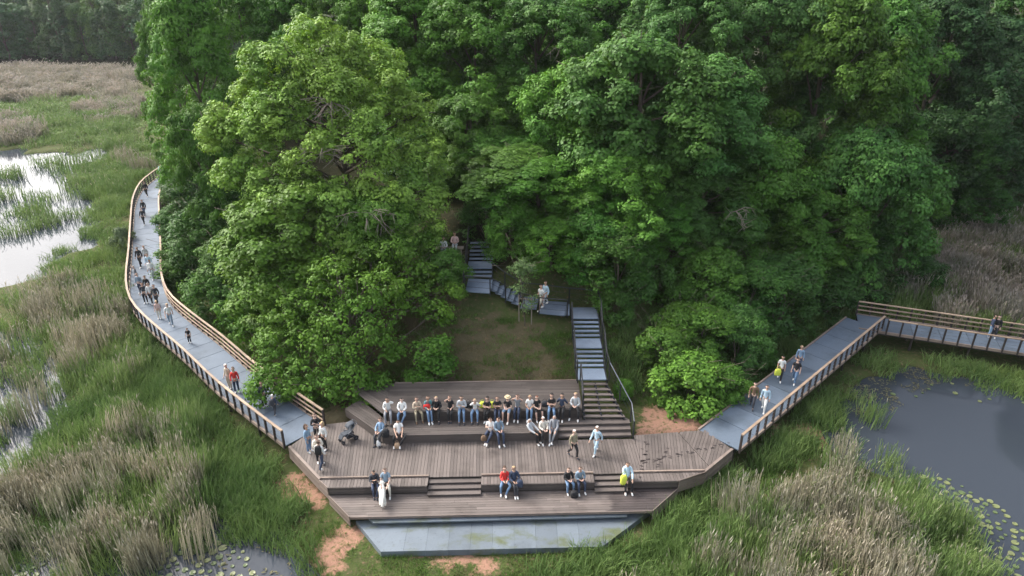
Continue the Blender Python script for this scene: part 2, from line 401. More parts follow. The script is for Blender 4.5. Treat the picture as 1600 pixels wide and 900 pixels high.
def planks(poly, ang, w_, z, th, m, parent, maxlen=99, gap=.012, name='plank'):
    "boards laid in direction ang over a convex polygon, each its own part"
    d = (math.cos(ang), math.sin(ang)); n = (-d[1], d[0])
    o0 = min(p[0] * n[0] + p[1] * n[1] for p in poly); o1 = max(p[0] * n[0] + p[1] * n[1] for p in poly)
    e0 = min(p[0] * d[0] + p[1] * d[1] for p in poly); e1 = max(p[0] * d[0] + p[1] * d[1] for p in poly)
    k = 0; s = o0
    while s < o1 - .02:
        strip = clip(clip(poly, n, s + w_ - gap), (-n[0], -n[1]), -s)
        cuts = [e0 - 1]
        if e1 - e0 > maxlen:
            c = e0 + maxlen * (.35 + .4 * rnd.random())
            while c < e1: cuts.append(c); c += maxlen
        cuts.append(e1 + 1)
        for i in range(len(cuts) - 1):
            p = clip(clip(strip, d, cuts[i + 1] - .004), (-d[0], -d[1]), -cuts[i] - .004)
            if area(p) > .01:
                dz = rnd.uniform(-.003, .003)
                MB().prism(p, z - th + dz, z + dz).obj(name, m, parent)
        s += w_
def ts(name, label, cat, group=None): return empty(name, (0, 0, 0), 0, label=label, cat=cat, group=group)
LIPY, SEATY, T1Y, T2Y, T2B, FR = 23.54, 22.98, 25.93, 27.07, 29.62, 21.68
pLc, pLe = P(452, 698), P(500, 664); pRc, pRe = P(1144, 702), P(1102, 672)
lipL, lipR = P(500, 749), P(1101, 737)
# main deck
deck = ts('timber_deck', 'main terrace deck of long weathered grey-brown boards running front to back', 'deck')
def yat(bb, x): return bb + x * math.tan(AX)
xl = -6.3; xr = 5.75
cen = [(xl, yat(LIPY, xl)), (xr, yat(LIPY, xr)), (xr, yat(T1Y + .02, xr)), (xl, yat(T1Y + .02, xl))]
planks(cen, R_(90) + AX, .145, 0, .035, M_plank_y, deck)
lw = [(pLc.x, pLc.y), (lipL.x, lipL.y), (xl - .015, yat(LIPY, xl)), (xl - .015, yat(T1Y, xl)), (-7.2, 27.6), (pLe.x, pLe.y)]
planks(lw, R_(97), .145, 0, .035, M_plank_y, deck)
rw1 = [(xr + .015, yat(LIPY, xr)), (lipR.x, lipR.y), (8.75, 24.1), (7.9, 26.63), (xr + .015, yat(T1Y, xr) + .28)]
planks(rw1, R_(82), .145, 0, .035, M_plank_y, deck)
rw2 = [(8.77, 24.12), (pRc.x, pRc.y), (pRe.x, pRe.y), (7.92, 26.64)]
planks(rw2, R_(66), .145, -.001, .035, M_plank_y, deck)
# joists and dark underside
M_under = simple('deck_underside', (.03, .025, .02), .9)
for poly in (cen, lw, rw1, rw2):
    cx = sum(p[0] for p in poly) / len(poly); cy = sum(p[1] for p in poly) / len(poly)
    q = [(cx + (p[0] - cx) * .985, cy + (p[1] - cy) * .985) for p in poly]
    MB().prism(q, -.30, -.045).obj('joist_frame', M_under, deck)
# front strip used as the lowest seat, split by two flights of steps
seat = ts('seat_ledge', 'lowest seating ledge along the front of the main deck, boards ending in a dark riser', 'seating')
sL = P(512, 765); sR = P(1062, 758)
gaps = [(-3.63, -1.33), (3.55, 5.0)]
segs = [(None, gaps[0][0]), (gaps[0][1], gaps[1][0]), (gaps[1][1], None)]
for x0, x1 in segs:
    poly = [((lipL.x if x0 is None else x0), yat(LIPY, lipL.x if x0 is None else x0) - .01), ((lipR.x if x1 is None else x1), yat(LIPY, lipR.x if x1 is None else x1) - .01),
            ((sR.x if x1 is None else x1), yat(SEATY, sR.x if x1 is None else x1)), ((sL.x if x0 is None else x0), yat(SEATY, sL.x if x0 is None else x0))]
    planks(poly, R_(90) + AX, .145, -.012, .035, M_plank_y, seat)
    a, c = poly[3], poly[2]
    for k in range(3):    # riser boards
        z = -.06 - k * .125
        MB().beam((a[0], a[1] + .03, z), (c[0], c[1] + .03, z), .03, .115).obj('riser_board', M_tier, seat)
    MB().prism([(a[0] + .02, a[1] + .06), (c[0] - .02, c[1] + .06), (poly[1][0] - .02, poly[1][1] - .02), (poly[0][0] + .02, poly[0][1] - .02)], -.46, -.06).obj('support_frame', M_under, seat)
    # low timber kerb on the deck edge
    q0, q1 = poly[0], poly[1]
    MB().beam((q0[0], q0[1] + .06, .035), (q1[0], q1[1] + .06, .035), .075, .07).obj('kerb_beam', M_kerb, seat)
for (x0, x1), lab in zip(gaps, ('wider flight of low timber steps left of centre in the front ledge', 'narrow flight of timber steps right of centre between the front seats')):
    st = ts('timber_steps', lab, 'steps', 'timber steps down to the lower deck')
    for k in range(3):
        y0 = LIPY - .26 * k - (.0 if k else -.0); z = -.1 - .1 * k
        if k < 3:
            MB().prism([(x0 + .01, yat(y0 - .255, x0)), (x1 - .01, yat(y0 - .255, x1)), (x1 - .01, yat(y0 - .005, x1)), (x0 + .01, yat(y0 - .005, x0))], z - .04, z).obj('tread', M_plank_x, st)
            MB().prism([(x0 + .02, yat(y0 - .225, x0)), (x1 - .02, yat(y0 - .225, x1)), (x1 - .02, yat(y0 - .205, x1)), (x0 + .02, yat(y0 - .205, x0))], z - .13, z - .045).obj('riser_board', M_tier, st)
# lower deck
sR = Vector((sR.x, yat(SEATY, sR.x), 0)); sL = Vector((sL.x, yat(SEATY, sL.x), 0))
low = ts('lower_deck', 'lower front deck of boards laid crossways, wet and dark at its right end', 'deck')
fL = P(512, 773, -.42); fR = P(1066, 762, -.42); bL = P(547, 808, -.42); bR = P(1019, 798, -.42)
lp = [(bL.x, bL.y), (bR.x, bR.y), (sR.x + .02, sR.y + .03), (sL.x - .02, sL.y + .03)]
planks(lp, AX, .145, -.42, .035, M_plank_wet, low, 3.9)
MB().prism([(bL.x + .4, bL.y + .45), (bR.x - .4, bR.y + .45), (fR.x - .1, fR.y + .2), (fL.x + .1, fL.y + .2)], -.62, -.465).obj('joist_frame', M_under, low)
for k in range(1): MB().beam((bL.x, bL.y - .02, -.46 - k * .13), (bR.x, bR.y - .02, -.46 - k * .13), .03, .12).obj('fascia_board', M_fascia, low)
def fascia(pts, zt, n, m, parent, h=.13):
    for i in range(len(pts) - 1):
        a, c = pts[i], pts[i + 1]
        for k in range(n):
            z0 = a[2] - h * (k + .5); z1 = c[2] - h * (k + .5)
            MB().beam((a[0], a[1], z0), (c[0], c[1], z1), .035, h - .012).obj('fascia_board', m, parent)
off = .03
fascia([(pLc.x - off, pLc.y - off, .03), (lipL.x - off, lipL.y - off, .03)], 0, 5, M_fascia, deck)
fascia([(lipL.x - off, lipL.y - off, .03), (sL.x - off, sL.y, .03)], 0, 5, M_fascia, seat)
fascia([(sL.x - off, sL.y, -.39), (bL.x - off, bL.y, -.39)], 0, 4, M_fascia, low)
fascia([(pRc.x + off, pRc.y - off, .03), (lipR.x + off, lipR.y - off, .03)], 0, 5, M_fascia, deck)
fascia([(lipR.x + off, lipR.y - off, .03), (sR.x + off, sR.y, .03)], 0, 5, M_fascia, seat)
fascia([(sR.x + off, sR.y, -.39), (bR.x + off, bR.y, -.39)], 0, 4, M_fascia, low)
MB().beam((pLc.x, pLc.y, .02), (lipL.x, lipL.y, .02), .12, .05).obj('edge_board', M_fascia, deck)
MB().beam((pRc.x, pRc.y, .02), (lipR.x, lipR.y, .02), .12, .05).obj('edge_board', M_fascia, deck)
# tiers
t1 = ts('seating_tier', 'lower broad timber seating step rising directly behind the main deck', 'seating', 'timber seating tiers')
xs = 2.15
a0 = -5.95
p1 = [(a0, yat(T1Y, a0)), (xs, yat(T1Y, xs)), (xs, yat(T2Y + .02, xs)), (a0, yat(T2Y + .02, a0))]
planks(p1, AX, .145, .45, .035, M_tier, t1, 3.6)
p1b = [(-8.2, 27.9), (a0 - .015, yat(T1Y, a0)), (a0 - .015, yat(T2Y, a0)), (-7.6, 28.7)]
planks(p1b, R_(-42), .145, .449, .035, M_tier, t1)
p1c = [(xs + .012, yat(26.72, xs)), (3.38, yat(26.72, 3.4)), (3.38, yat(T2Y + .02, 3.4)), (xs + .012, yat(T2Y + .02, xs))]
planks(p1c, AX, .145, .451, .035, M_tier, t1)
for k in range(4):
    z = .36 - k * .108
    MB().beam((a0, yat(T1Y, a0) + .03, z), (xs, yat(T1Y, xs) + .03, z), .03, .1).obj('riser_board', M_tier, t1)
    MB().beam((-8.2, 27.93, z), (a0 - .02, yat(T1Y, a0) + .03, z), .03, .1).obj('riser_board', M_tier, t1)
MB().prism([(a0, yat(T1Y, a0) + .06), (xs, yat(T1Y, xs) + .06), (xs, yat(T2B, xs)), (a0, yat(T2B, a0))], -.3, .40).obj('support_frame', M_under, t1)
t2 = ts('seating_tier', 'upper deep timber seating platform backing onto the grass slope', 'seating', 'timber seating tiers')
xq = 3.36
p2 = [(a0 - .2, yat(T2Y, a0)), (xq, yat(T2Y, xq)), (xq, yat(T2B, xq)), (a0 - .2, yat(T2B, a0))]
planks(p2, AX, .145, .9, .035, M_tier, t2, 4.1)
p2b = [(-7.9, 28.8), (a0 - .215, yat(T2Y, a0)), (a0 - .215, yat(T2B, a0)), (-7.3, 29.9)]
planks(p2b, R_(-42), .145, .899, .035, M_tier, t2)
for k in range(4):
    z = .81 - k * .108
    MB().beam((a0, yat(T2Y, a0) + .03, z), (xq, yat(T2Y, xq) + .03, z), .03, .1).obj('riser_board', M_tier, t2)
    MB().beam((xq + .02, yat(T2Y, xq), z + .02), (xq + .02, yat(T2B, xq), z + .02), .03, .1).obj('side_board', M_tier, t2)
MB().beam((a0, yat(T2B, a0) + .03, .87), (xq, yat(T2B, xq) + .03, .87), .06, .14).obj('edge_board', M_fascia, t2)
MB().prism([(a0, yat(T2Y, a0) + .06), (xq, yat(T2Y, xq) + .06), (xq, yat(T2B, xq)), (a0, yat(T2B, a0))], .41, .855).obj('support_frame', M_under, t2)
# wide steps beside tier 1 and flared flight up to the steel stair
ws = ts('timber_steps', 'three wide timber steps from the main deck up beside the seating', 'steps')
for k in range(3):
    y0 = 26.02 + .27 * k; z = .15 * (k + 1); xe = 5.62 + 0 * k
    MB().prism([(xs + .02, yat(y0, xs)), (xe, yat(y0, xe)), (xe, yat(y0 + .3, xe)), (xs + .02, yat(y0 + .3, xs))], z - .05, z - (0 if k < 2 else .003)).obj('tread', M_plank_x, ws)
    MB().prism([(xs + .02, yat(y0 + .03, xs)), (xe, yat(y0 + .03, xe)), (xe, yat(y0 + .06, xe)), (xs + .02, yat(y0 + .06, xs))], z - .15, z - .055).obj('riser_board', M_tier, ws)
MB().prism([(3.42, 26.97), (5.6, 26.99), (5.5, 27.15), (3.42, 27.1)], .41, .449).obj('tread', M_plank_x, ws)
fs = ts('timber_steps', 'flared timber flight with dark open risers below the steel stair', 'steps')
for k in range(7):
    y0 = 27.02 + .235 * k; z = .6 + .15 * k; xe = 5.42 - .115 * k
    MB().prism([(3.42, y0), (xe, y0), (xe - .05, y0 + .2), (3.42, y0 + .2)], z - .05, z).obj('tread', M_plank_x, fs)
for xx, xe in ((3.46, 3.46), (4.3, 4.1), (5.35, 4.62)):
    MB().beam((xx, 27.0, .42), (xe, 28.6, 1.44), .06, .22).obj('stringer', M_darksteel, fs)
# grey slab and strip in front
slab = ts('concrete_apron', 'pale blue-grey trapezoid apron with mossy stains below the front deck', 'apron')
sa, sb, sc_, sd_ = P(556, 814, -.80), P(595, 862, -.80), P(941, 854, -.80), P(1018, 801, -.80)
top0, top1, bo0, bo1 = sa, sd_, sb, sc_
N = 10
xsplit = [bo0.x + (bo1.x - bo0.x) * k / N for k in range(N + 1)]
full = [(sa.x, sa.y), (sb.x, sb.y), (sc_.x, sc_.y), (sd_.x, sd_.y + .15)]
edges = [-99] + xsplit[1:-1] + [99]
for k in range(N):
    p = clip(clip(full, (1, 0), edges[k + 1] - .003), (-1, 0), -edges[k] - .003)
    if area(p) > .05: MB().prism(p, -1.1, -.80 + rnd.uniform(-.003, .003)).obj('slab_panel', M_slab, slab)
strip = ts('concrete_kerb', 'narrow raised blue-grey ledge between the deck edge and the apron', 'kerb')
ka, kb, kc, kd = P(566, 810, -.58), P(583, 817, -.58), P(980, 807, -.58), P(978, 801, -.58)
for k in range(8):
    f0, f1 = k / 8 + .0006, (k + 1) / 8 - .0006
    q = [kb.lerp(kc, f0), kb.lerp(kc, f1), ka.lerp(kd, f1) + Vector((0, .25, 0)), ka.lerp(kd, f0) + Vector((0, .25, 0))]
    MB().prism([(p.x, p.y) for p in q], -.64, -.58).obj('ledge_panel', M_slab, strip)
# wet footprints drying on the boards
M_wet = simple('wet_mark', (.045, .036, .034), .3)
fm = MB()
for p0, p1, n in (((1000, 745), (1010, 690), 13), ((1008, 722), (1135, 694), 34), ((1040, 700), (1028, 735), 8)):
    for k in range(n):
        tt = k / (n - 1); q = P(p0[0] + (p1[0] - p0[0]) * tt + rnd.uniform(-5, 5), p0[1] + (p1[1] - p0[1]) * tt + rnd.uniform(-3, 3))
        a = rnd.uniform(-.6, .6); r = rnd.uniform(.035, .065)
        fm.prism([(q.x + r * 1.6 * math.cos(u + a) * (1 + .2 * math.sin(3 * u)), q.y + r * .8 * math.sin(u)) for u in [i * math.pi / 4 for i in range(8)]], .0035, .007)
tag(fm.obj('wet_footprints', M_wet), 'scatter of dark wet footprints drying on the right of the main deck', 'footprints', kind='stuff')

# ------------------------------------------------------------------ walkways
def resample(pts, step):
    pts = [Vector(p) for p in pts]; q = []
    for i in range(len(pts) - 1):      # Catmull-Rom
        p0, p1, p2, p3 = pts[max(i - 1, 0)], pts[i], pts[i + 1], pts[min(i + 2, len(pts) - 1)]
        for k in range(12):
            s = k / 12
            q.append(.5 * ((2 * p1) + (p2 - p0) * s + (2 * p0 - 5 * p1 + 4 * p2 - p3) * s * s + (3 * p1 - p0 - 3 * p2 + p3) * s ** 3))
    q.append(pts[-1]); Ls = [0]
    for i in range(1, len(q)): Ls.append(Ls[-1] + (q[i] - q[i - 1]).length)
    n = max(1, round(Ls[-1] / step)); o = []; j = 0
    for k in range(n + 1):
        s = Ls[-1] * k / n
        while j < len(q) - 2 and Ls[j + 1] < s: j += 1
        o.append(q[j].lerp(q[j + 1], min(1, (s - Ls[j]) / max(1e-6, Ls[j + 1] - Ls[j]))))
    return o
def walkway(cpts, width, parent, rails, step=1.5, zt=0.0):
    "centre line points; rails = {side: (kind, from, to)}; side +1 = left of travel"
    cs = resample(cpts, step); n = len(cs); nr = []
    for i in range(n):
        d = (cs[min(i + 1, n - 1)] - cs[max(i - 1, 0)]).normalized(); nr.append(Vector((-d.y, d.x, 0)))
    up = Vector((0, 0, 1)); hw = width / 2
    for i in range(n - 1):
        a, c = cs[i], cs[i + 1]; d = (c - a).normalized() * .014
        q = [a + nr[i] * hw + d, a - nr[i] * hw + d, c - nr[i + 1] * hw - d, c + nr[i + 1] * hw - d]
        MB().prism([(p.x, p.y) for p in q], zt - .05, zt).obj('deck_panel', M_grate, parent)
        for s in (1, -1):
            p, q2 = a + nr[i] * s * (hw + .05), c + nr[i + 1] * s * (hw + .05)
            MB().beam(p + up * (zt - .03), q2 + up * (zt - .03), .09, .16).obj('edge_beam', M_kerb, parent)
            p, q2 = a + nr[i] * s * (hw - .25), c + nr[i + 1] * s * (hw - .25)
            MB().beam(p + up * (zt - .2), q2 + up * (zt - .2), .1, .25).obj('bearer', M_darksteel, parent)
        if i % 2 == 0:
            for s in (1, -1):
                p = a + nr[i] * s * (hw - .25)
                MB().tube([(p.x, p.y, -2.2), (p.x, p.y, zt - .3)], .07).obj('pile', M_post, parent)
    for s, (kind, i0, i1) in rails.items():
        i1 = n - 1 if i1 is None else i1
        for i in range(i0, i1 + 1):
            p = cs[i] + nr[i] * s * (hw + .07)
            if i < i1:
                pm = (p + cs[i + 1] + nr[i + 1] * s * (hw + .07)) / 2
                MB().box(pm + up * (zt + .37), (.09, .09, .98), Matrix.Rotation(math.atan2(nr[i].y, nr[i].x), 3, 'Z')).obj('post', M_post, parent)
            MB().box(p + up * (zt + .37), (.09, .09, .98), Matrix.Rotation(math.atan2(nr[i].y, nr[i].x), 3, 'Z')).obj('post', M_post, parent)
            if i < i1:
                q = cs[i + 1] + nr[i + 1] * s * (hw + .07)
                MB().beam(p + up * (zt + .885), q + up * (zt + .885), .12, .05).obj('handrail', M_rail, parent)
                if kind == 'timber':
                    for z in (.34, .62):
                        pi, qi = p - nr[i] * s * .06, q - nr[i + 1] * s * .06
                        MB().beam(pi + up * (zt + z), qi + up * (zt + z), .04, .075).obj('middle_rail', M_rail, parent)
                else:
                    for z in (.25, .45, .66):
                        MB().beam(p + up * (zt + z), q + up * (zt + z), .012, .012).obj('wire', M_steel, parent)
    return cs
LO = [(452, 698), (400.5, 653), (347, 609), (297, 561), (251, 522), (222, 494), (213, 470), (212, 440), (216, 400), (217, 350), (219.5, 320), (232, 297), (251, 280), (266, 270)]
LI = [(500, 664), (440, 626), (390, 589), (340, 545), (297, 511), (268, 485), (252, 465), (245, 440), (244, 405), (243, 350), (243.5, 320), (249, 298), (262, 284), (276, 274)]
lc = [(P(*a) + P(*c)) / 2 for a, c in zip(LO, LI)]
lwk = ts('walkway', 'long curving blue-grey boardwalk with timber handrails beside the left marsh', 'walkway', 'raised boardwalks')
LCS = walkway(lc, 2.05, lwk, {1: ('wire', 0, None), -1: ('timber', 0, None)})
rwk = ts('walkway', 'straight blue-grey boardwalk leaving the right end of the terrace uphill of the pond', 'walkway', 'raised boardwalks')
ra = (P(1144, 702) + P(1102, 673)) / 2; rb = (P(1364, 515.5) + P(1339, 491)) / 2
rdir = (rb - ra).normalized(); hwR = (P(1364, 515.5) - P(1339, 491)).length / 2
RCS = walkway([ra, (ra + rb) / 2, rb - rdir * .2], 2.05, rwk, {-1: ('wire', 0, None)})
rw2k = ts('walkway', 'boardwalk section crossing behind the right pond with three-rail timber fence on its far side', 'walkway', 'raised boardwalks')
e0 = P(1367, 517); e1 = P(1600, 553); dd = (e1 - e0).normalized(); nn = Vector((-dd.y, dd.x, 0))
walkway([e0 - dd * .9 + nn * 1.03, e0 + nn * 1.03 + dd * 5, e1 + nn * 1.03 + dd * 14], 2.0, rw2k, {-1: ('wire', 1, None), 1: ('timber', 0, None)}, 1.5, .004)

# ------------------------------------------------------------------ steel staircase
ss = ts('steel_staircase', 'winding steel stair with blue-grey grating treads climbing into the trees', 'staircase')
def quad(pts, z, th=.05, name='tread', m=None): MB().prism(pts, z - th, z).obj(name, m or M_stairgrate, ss)
x0, x1 = 3.28, 4.66
quad([(x0, 28.66), (x1, 28.66), (x1, 29.7), (x0, 29.7)], 1.65, name='landing')
for k in range(4): yy = 29.73 + .25 * k; quad([(x0, yy), (x1, yy), (x1, yy + .2), (x0, yy + .2)], 1.77 + .12 * k)
quad([(x0, 30.74), (x1, 30.74), (x1, 31.74), (x0, 31.74)], 2.25, name='landing')
for k in range(4): yy = 31.77 + .25 * k; quad([(x0, yy), (x1, yy), (x1, yy + .2), (x0, yy + .2)], 2.38 + .13 * k)
quad([(x0, 32.78), (x1 + .05, 32.78), (x1 + .05, 34.1), (x0, 34.1)], 2.9, name='landing')
def poly_px(pts, z): return [(P(a, c, z).x, P(a, c, z).y) for a, c in pts]
quad(poly_px([(883, 492), (890, 492), (890, 474), (886, 473)], 2.98), 2.98)
quad(poly_px([(842, 489), (882, 493), (886, 472), (848, 470)], 3.06), 3.06, name='landing')
quad(poly_px([(813, 481), (838, 483), (842, 464), (818, 462)], 3.22), 3.22, name='landing')
for k in range(5):
    cx = 803 - k * 8.5; cy = 469 - k * 5; z = 3.36 + .14 * k
    quad(poly_px([(cx - 4, cy + 6 - 2), (cx + 7, cy + 9 - 2), (cx + 13, cy - 10), (cx + 3, cy - 12)], z), z)
quad(poly_px([(727, 455), (766, 458), (770, 437), (732, 435)], 4.1), 4.1, name='landing')
for k in range(2): yy = 35.35 + .28 * k; quad([(-2.55, yy), (-1.15, yy), (-1.15, yy + .23), (-2.55, yy + .23)], 4.24 + .13 * k)
quad([(-2.55, 35.92), (-1.15, 35.92), (-1.15, 36.95), (-2.55, 36.95)], 4.5, name='landing')
for k in range(5): yy = 36.98 + .28 * k; quad([(-2.5, yy), (-1.1, yy), (-1.1, yy + .23), (-2.5, yy + .23)], 4.63 + .14 * k)
for xx in (x0 - .04, x1 + .04):
    prof = [(28.6, 1.56), (29.7, 1.56), (30.74, 2.16), (31.74, 2.16), (32.78, 2.81), (34.1, 2.81)]
    for i in range(5): MB().beam((xx, prof[i][0], prof[i][1]), (xx, prof[i + 1][0], prof[i + 1][1]), .05, .2).obj('stringer', M_darksteel, ss)
def rail(pts, m=M_steel, h=1.0, every=1.2, mids=(.35, .68), r=.022):
    for i in range(len(pts) - 1):
        a, c = Vector(pts[i]), Vector(pts[i + 1]); up = Vector((0, 0, 1)); n = max(1, round((c - a).length / every))
        for k in range(n + (i == len(pts) - 2)):
            p = a.lerp(c, k / n); MB().tube([p - up * .05, p + up * h], .036, 5).obj('post', M_darksteel, ss)
        MB().tube([a + up * h, c + up * h], r * (1.5 if m is M_darksteel else 1.2), 6).obj('handrail', m, ss)
        for z in mids: MB().tube([a + up * z, c + up * z], .009, 4).obj('rail_bar', M_darksteel, ss)
rail([(x0 - .08, 28.6, 1.65), (x0 - .08, 29.7, 1.65), (x0 - .08, 30.74, 2.25), (x0 - .08, 31.74, 2.25), (x0 - .08, 32.7, 2.9)], M_darksteel)
rail([(3.36, 27.0, .9), (3.36, 28.55, 1.65)], M_darksteel)
rail([(5.68, 26.1, .0), (5.66, 26.9, .45), (4.78, 28.6, 1.65)])
rail([(4.78, 28.63, 1.65), (x1 + .1, 29.7, 1.65), (x1 + .1, 30.74, 2.25), (x1 + .1, 31.74, 2.25), (x1 + .12, 32.78, 2.9), (x1 + .12, 34.15, 2.9)], M_darksteel)
rail([(x1 + .12, 34.18, 2.9), (3.2, 34.4, 2.95), (1.7, 34.65, 3.06), (.6, 34.5, 3.22), (-.4, 34.9, 3.7), (-1.1, 35.3, 4.1)], M_darksteel)
p_a = [P(886, 495, 3.0), P(842, 491, 3.06), P(812, 483, 3.22), P(790, 472, 3.6), P(766, 460, 4.1), P(727, 457, 4.1)]
rail([tuple(p) for p in p_a], M_darksteel)
rail([(-2.62, 33.6, 4.1), (-2.62, 35.3, 4.1), (-2.62, 35.95, 4.5), (-2.62, 36.95, 4.5), (-2.57, 38.2, 5.2)], M_darksteel)

# ------------------------------------------------------------------ trees
def leaf_quads(rng, pos, nrm, size, tone, droop=0.0):
    n = len(pos); nrm = nrm / np.maximum(np.linalg.norm(nrm, axis=1, keepdims=True), 1e-6)
    t = rng.normal(size=(n, 3)); t[:, 2] -= droop; t -= nrm * (t * nrm).sum(1, keepdims=True); t /= np.maximum(np.linalg.norm(t, axis=1, keepdims=True), 1e-6)
    b = np.cross(nrm, t); l = (size * rng.uniform(.65, 1.25, n))[:, None] * .5
    v = np.stack([pos - t * l, pos + b * l * .72 + t * l * .1, pos + t * l, pos - b * l * .72 + t * l * .1], 1).reshape(-1, 3)
    return v, np.arange(4 * n).reshape(n, 4), np.repeat(tone, 4)
def crown_mesh(name, seed, R, H, zlo, nb, nt, nl, leaf=.20, tr=.54, br=(.8, 1.8), boughs=None, belly=.45, lob=.28, flat=.8, spread=.85):
    rng = np.random.default_rng(seed)
    if boughs is None:
        z = rng.uniform(0, 1, nb); z = np.where(rng.random(nb) < .25, 1 - rng.random(nb) ** 2 * .3, z)
        prof = np.where(z < belly, .80 + .20 * np.sqrt(np.clip(z / belly, 0, 1)), np.sqrt(np.clip(1 - ((z - belly) / (1 - belly)) ** 2.2, 0, 1)))
        a = rng.uniform(0, 2 * np.pi, nb); ph = rng.uniform(0, 6, 3)
        lobe = 1 + lob * np.sin(2 * a + ph[0] + 3 * z) * .6 + lob * np.sin(3 * a + ph[1] - 5 * z) * .5
        rr = R * prof * lobe * rng.uniform(.5, 1.12, nb) ** .7 * spread
        bc = np.stack([rr * np.cos(a), rr * np.sin(a), zlo + (H - zlo) * (z * .93)], 1); bra = rng.uniform(br[0], br[1], nb) * (1 - .3 * z)
    else:
        boughs = np.array(boughs, float); bc, bra = boughs[:, :3], boughs[:, 3]; nb = len(bc)
    btone = rng.uniform(.25, .75, nb)
    u = rng.normal(size=(nb, nt, 3)); u[..., 2] += .35
    outw = bc * np.array([1, 1, 0]); outw = outw / np.maximum(np.linalg.norm(outw, axis=1, keepdims=True), .5)
    u += outw[:, None] * .55; u /= np.linalg.norm(u, axis=2, keepdims=True)
    rad = bra[:, None, None] * rng.uniform(.3, 1.25, (nb, nt, 1)) ** .5
    tc = (bc[:, None] + u * rad * np.array([1, 1, .85])).reshape(-1, 3); tu = u.reshape(-1, 3)
    tt = (np.repeat(btone, nt) * .4 + rng.uniform(0, 1, nb * nt) * .6)
    n = len(tc); tr_ = tr * rng.uniform(.6, 1.35, n)
    q = rng.normal(size=(n, nl, 3)); q /= np.linalg.norm(q, axis=2, keepdims=True); q[..., 2] = np.where(rng.random((n, nl)) < .8, np.abs(q[..., 2]), q[..., 2])
    dome = q * tr_[:, None, None] * rng.uniform(.6, 1.05, (n, nl, 1)) * np.array([1, 1, flat])
    pos = (tc[:, None] + dome).reshape(-1, 3)
    nr = (q * .9 + tu[:, None] * .4 + np.array([0, 0, .35]) + rng.normal(size=(n, nl, 3)) * .28).reshape(-1, 3)
    tone = np.clip(np.repeat(tt, nl) * .65 + rng.random(n * nl) * .35, 0, 1)
    v, f, tn = leaf_quads(rng, pos, nr, leaf, tone, .2)
    me = np_mesh(name, v, f, M_leaf); attr(me, 'tone', tn)
    return me, bc, bra
def trunk_mesh(name, seed, H, zlo, bc, r0=.24, n=12, below=2.5):
    rg = random.Random(seed); mb = MB(); pts = [Vector((0, 0, -below))]; z = 0
    x = y = 0
    while z < H * .85:
        pts.append(Vector((x, y, z))); z += H * .12; x += rg.uniform(-.16, .16); y += rg.uniform(-.16, .16)
    mb.tube(pts, [r0 * (1.25 if i == 0 else 1) * (1 - .85 * i / len(pts)) for i in range(len(pts))], 7)
    ids = sorted(range(len(bc)), key=lambda i: rg.random())[:n]
    for i in ids:
        e = Vector(bc[i]); zs = max(H * .12, min(H * .7, e.z - 1.5 - rg.random() * 2)); s = Vector((0, 0, zs))
        m = s.lerp(e, .5) + Vector((rg.uniform(-.3, .3), rg.uniform(-.3, .3), rg.uniform(-.1, .5)))
        mb.tube([s, m, e], [r0 * .4, r0 * .24, r0 * .07], 5)
        for k in range(3):
            d = Vector((rg.uniform(-1, 1), rg.uniform(-1, 1), rg.uniform(-.1, 1))) * 1.3
            mb.tube([m.lerp(e, .5), e + d * .5, e + d], [r0 * .12, r0 * .07, .012], 4)
    return mb.mesh(name, M_bark, True)
CR = {}
def kind(key, seed, R, H, zlo, nb, nt, nl, n=12, r0=.24, **k):
    me, bc, bra = crown_mesh('crown', seed, R, H, zlo, nb, nt, nl, **k)
    CR[key] = (me, trunk_mesh('trunk', seed, H, zlo, bc, r0, n), R, H)
kind('maple0', 11, 5.2, 15, 1.6, 125, 14, 72)
kind('maple1', 12, 4.6, 15, 1.2, 116, 14, 72, lob=.4)
kind('maple2', 13, 5.6, 15, 2.0, 128, 14, 70, belly=.55)
kind('maple3', 14, 4.2, 15, 1.0, 108, 14, 72, belly=.35)
kind('maple4', 17, 5.0, 15, 1.2, 120, 14, 72, belly=.6, lob=.45)
kind('fine0', 15, 4.8, 15, 1.0, 115, 20, 42, leaf=.175, tr=.40, lob=.42, br=(.9, 1.8))
kind('bright', 18, 5.4, 15, .6, 220, 18, 42, leaf=.175, tr=.42, lob=.45, br=(.6, 1.6), belly=.4)
kind('fine1', 16, 4.2, 15, .8, 105, 20, 42, leaf=.175, tr=.40, lob=.3, br=(.9, 1.7))
kind('far0', 21, 5.0, 15, .6, 60, 26, 8, leaf=.42, tr=.55)
kind('far1', 22, 4.4, 15, .6, 54, 26, 8, leaf=.42, tr=.55, lob=.4)
kind('bush0', 31, 1.5, 2.3, .1, 26, 22, 16, leaf=.14, tr=.26, br=(.45, .75), n=6, r0=.05)
kind('bush1', 32, 1.3, 2.8, .1, 26, 22, 16, leaf=.12, tr=.26, br=(.4, .7), n=6, r0=.05, lob=.4)
kind('bush2', 33, 1.7, 2.0, .1, 28, 20, 16, leaf=.16, tr=.30, br=(.45, .8), n=6, r0=.05)
kind('shrubtree', 34, 2.2, 5.5, .3, 44, 26, 20, leaf=.15, tr=.30, br=(.6, 1.05), n=9, r0=.09)
kind('sapling', 35, .75, 3.4, 1.0, 16, 12, 9, leaf=.10, tr=.22, br=(.22, .4), n=8, r0=.03)
kind('low0', 41, 4.0, 8.6, .5, 78, 17, 60, leaf=.19, tr=.46, br=(.8, 1.5), belly=.4, lob=.4)
kind('low1', 42, 3.6, 9.4, .5, 78, 17, 60, leaf=.19, tr=.46, br=(.7, 1.4), belly=.5, lob=.3)
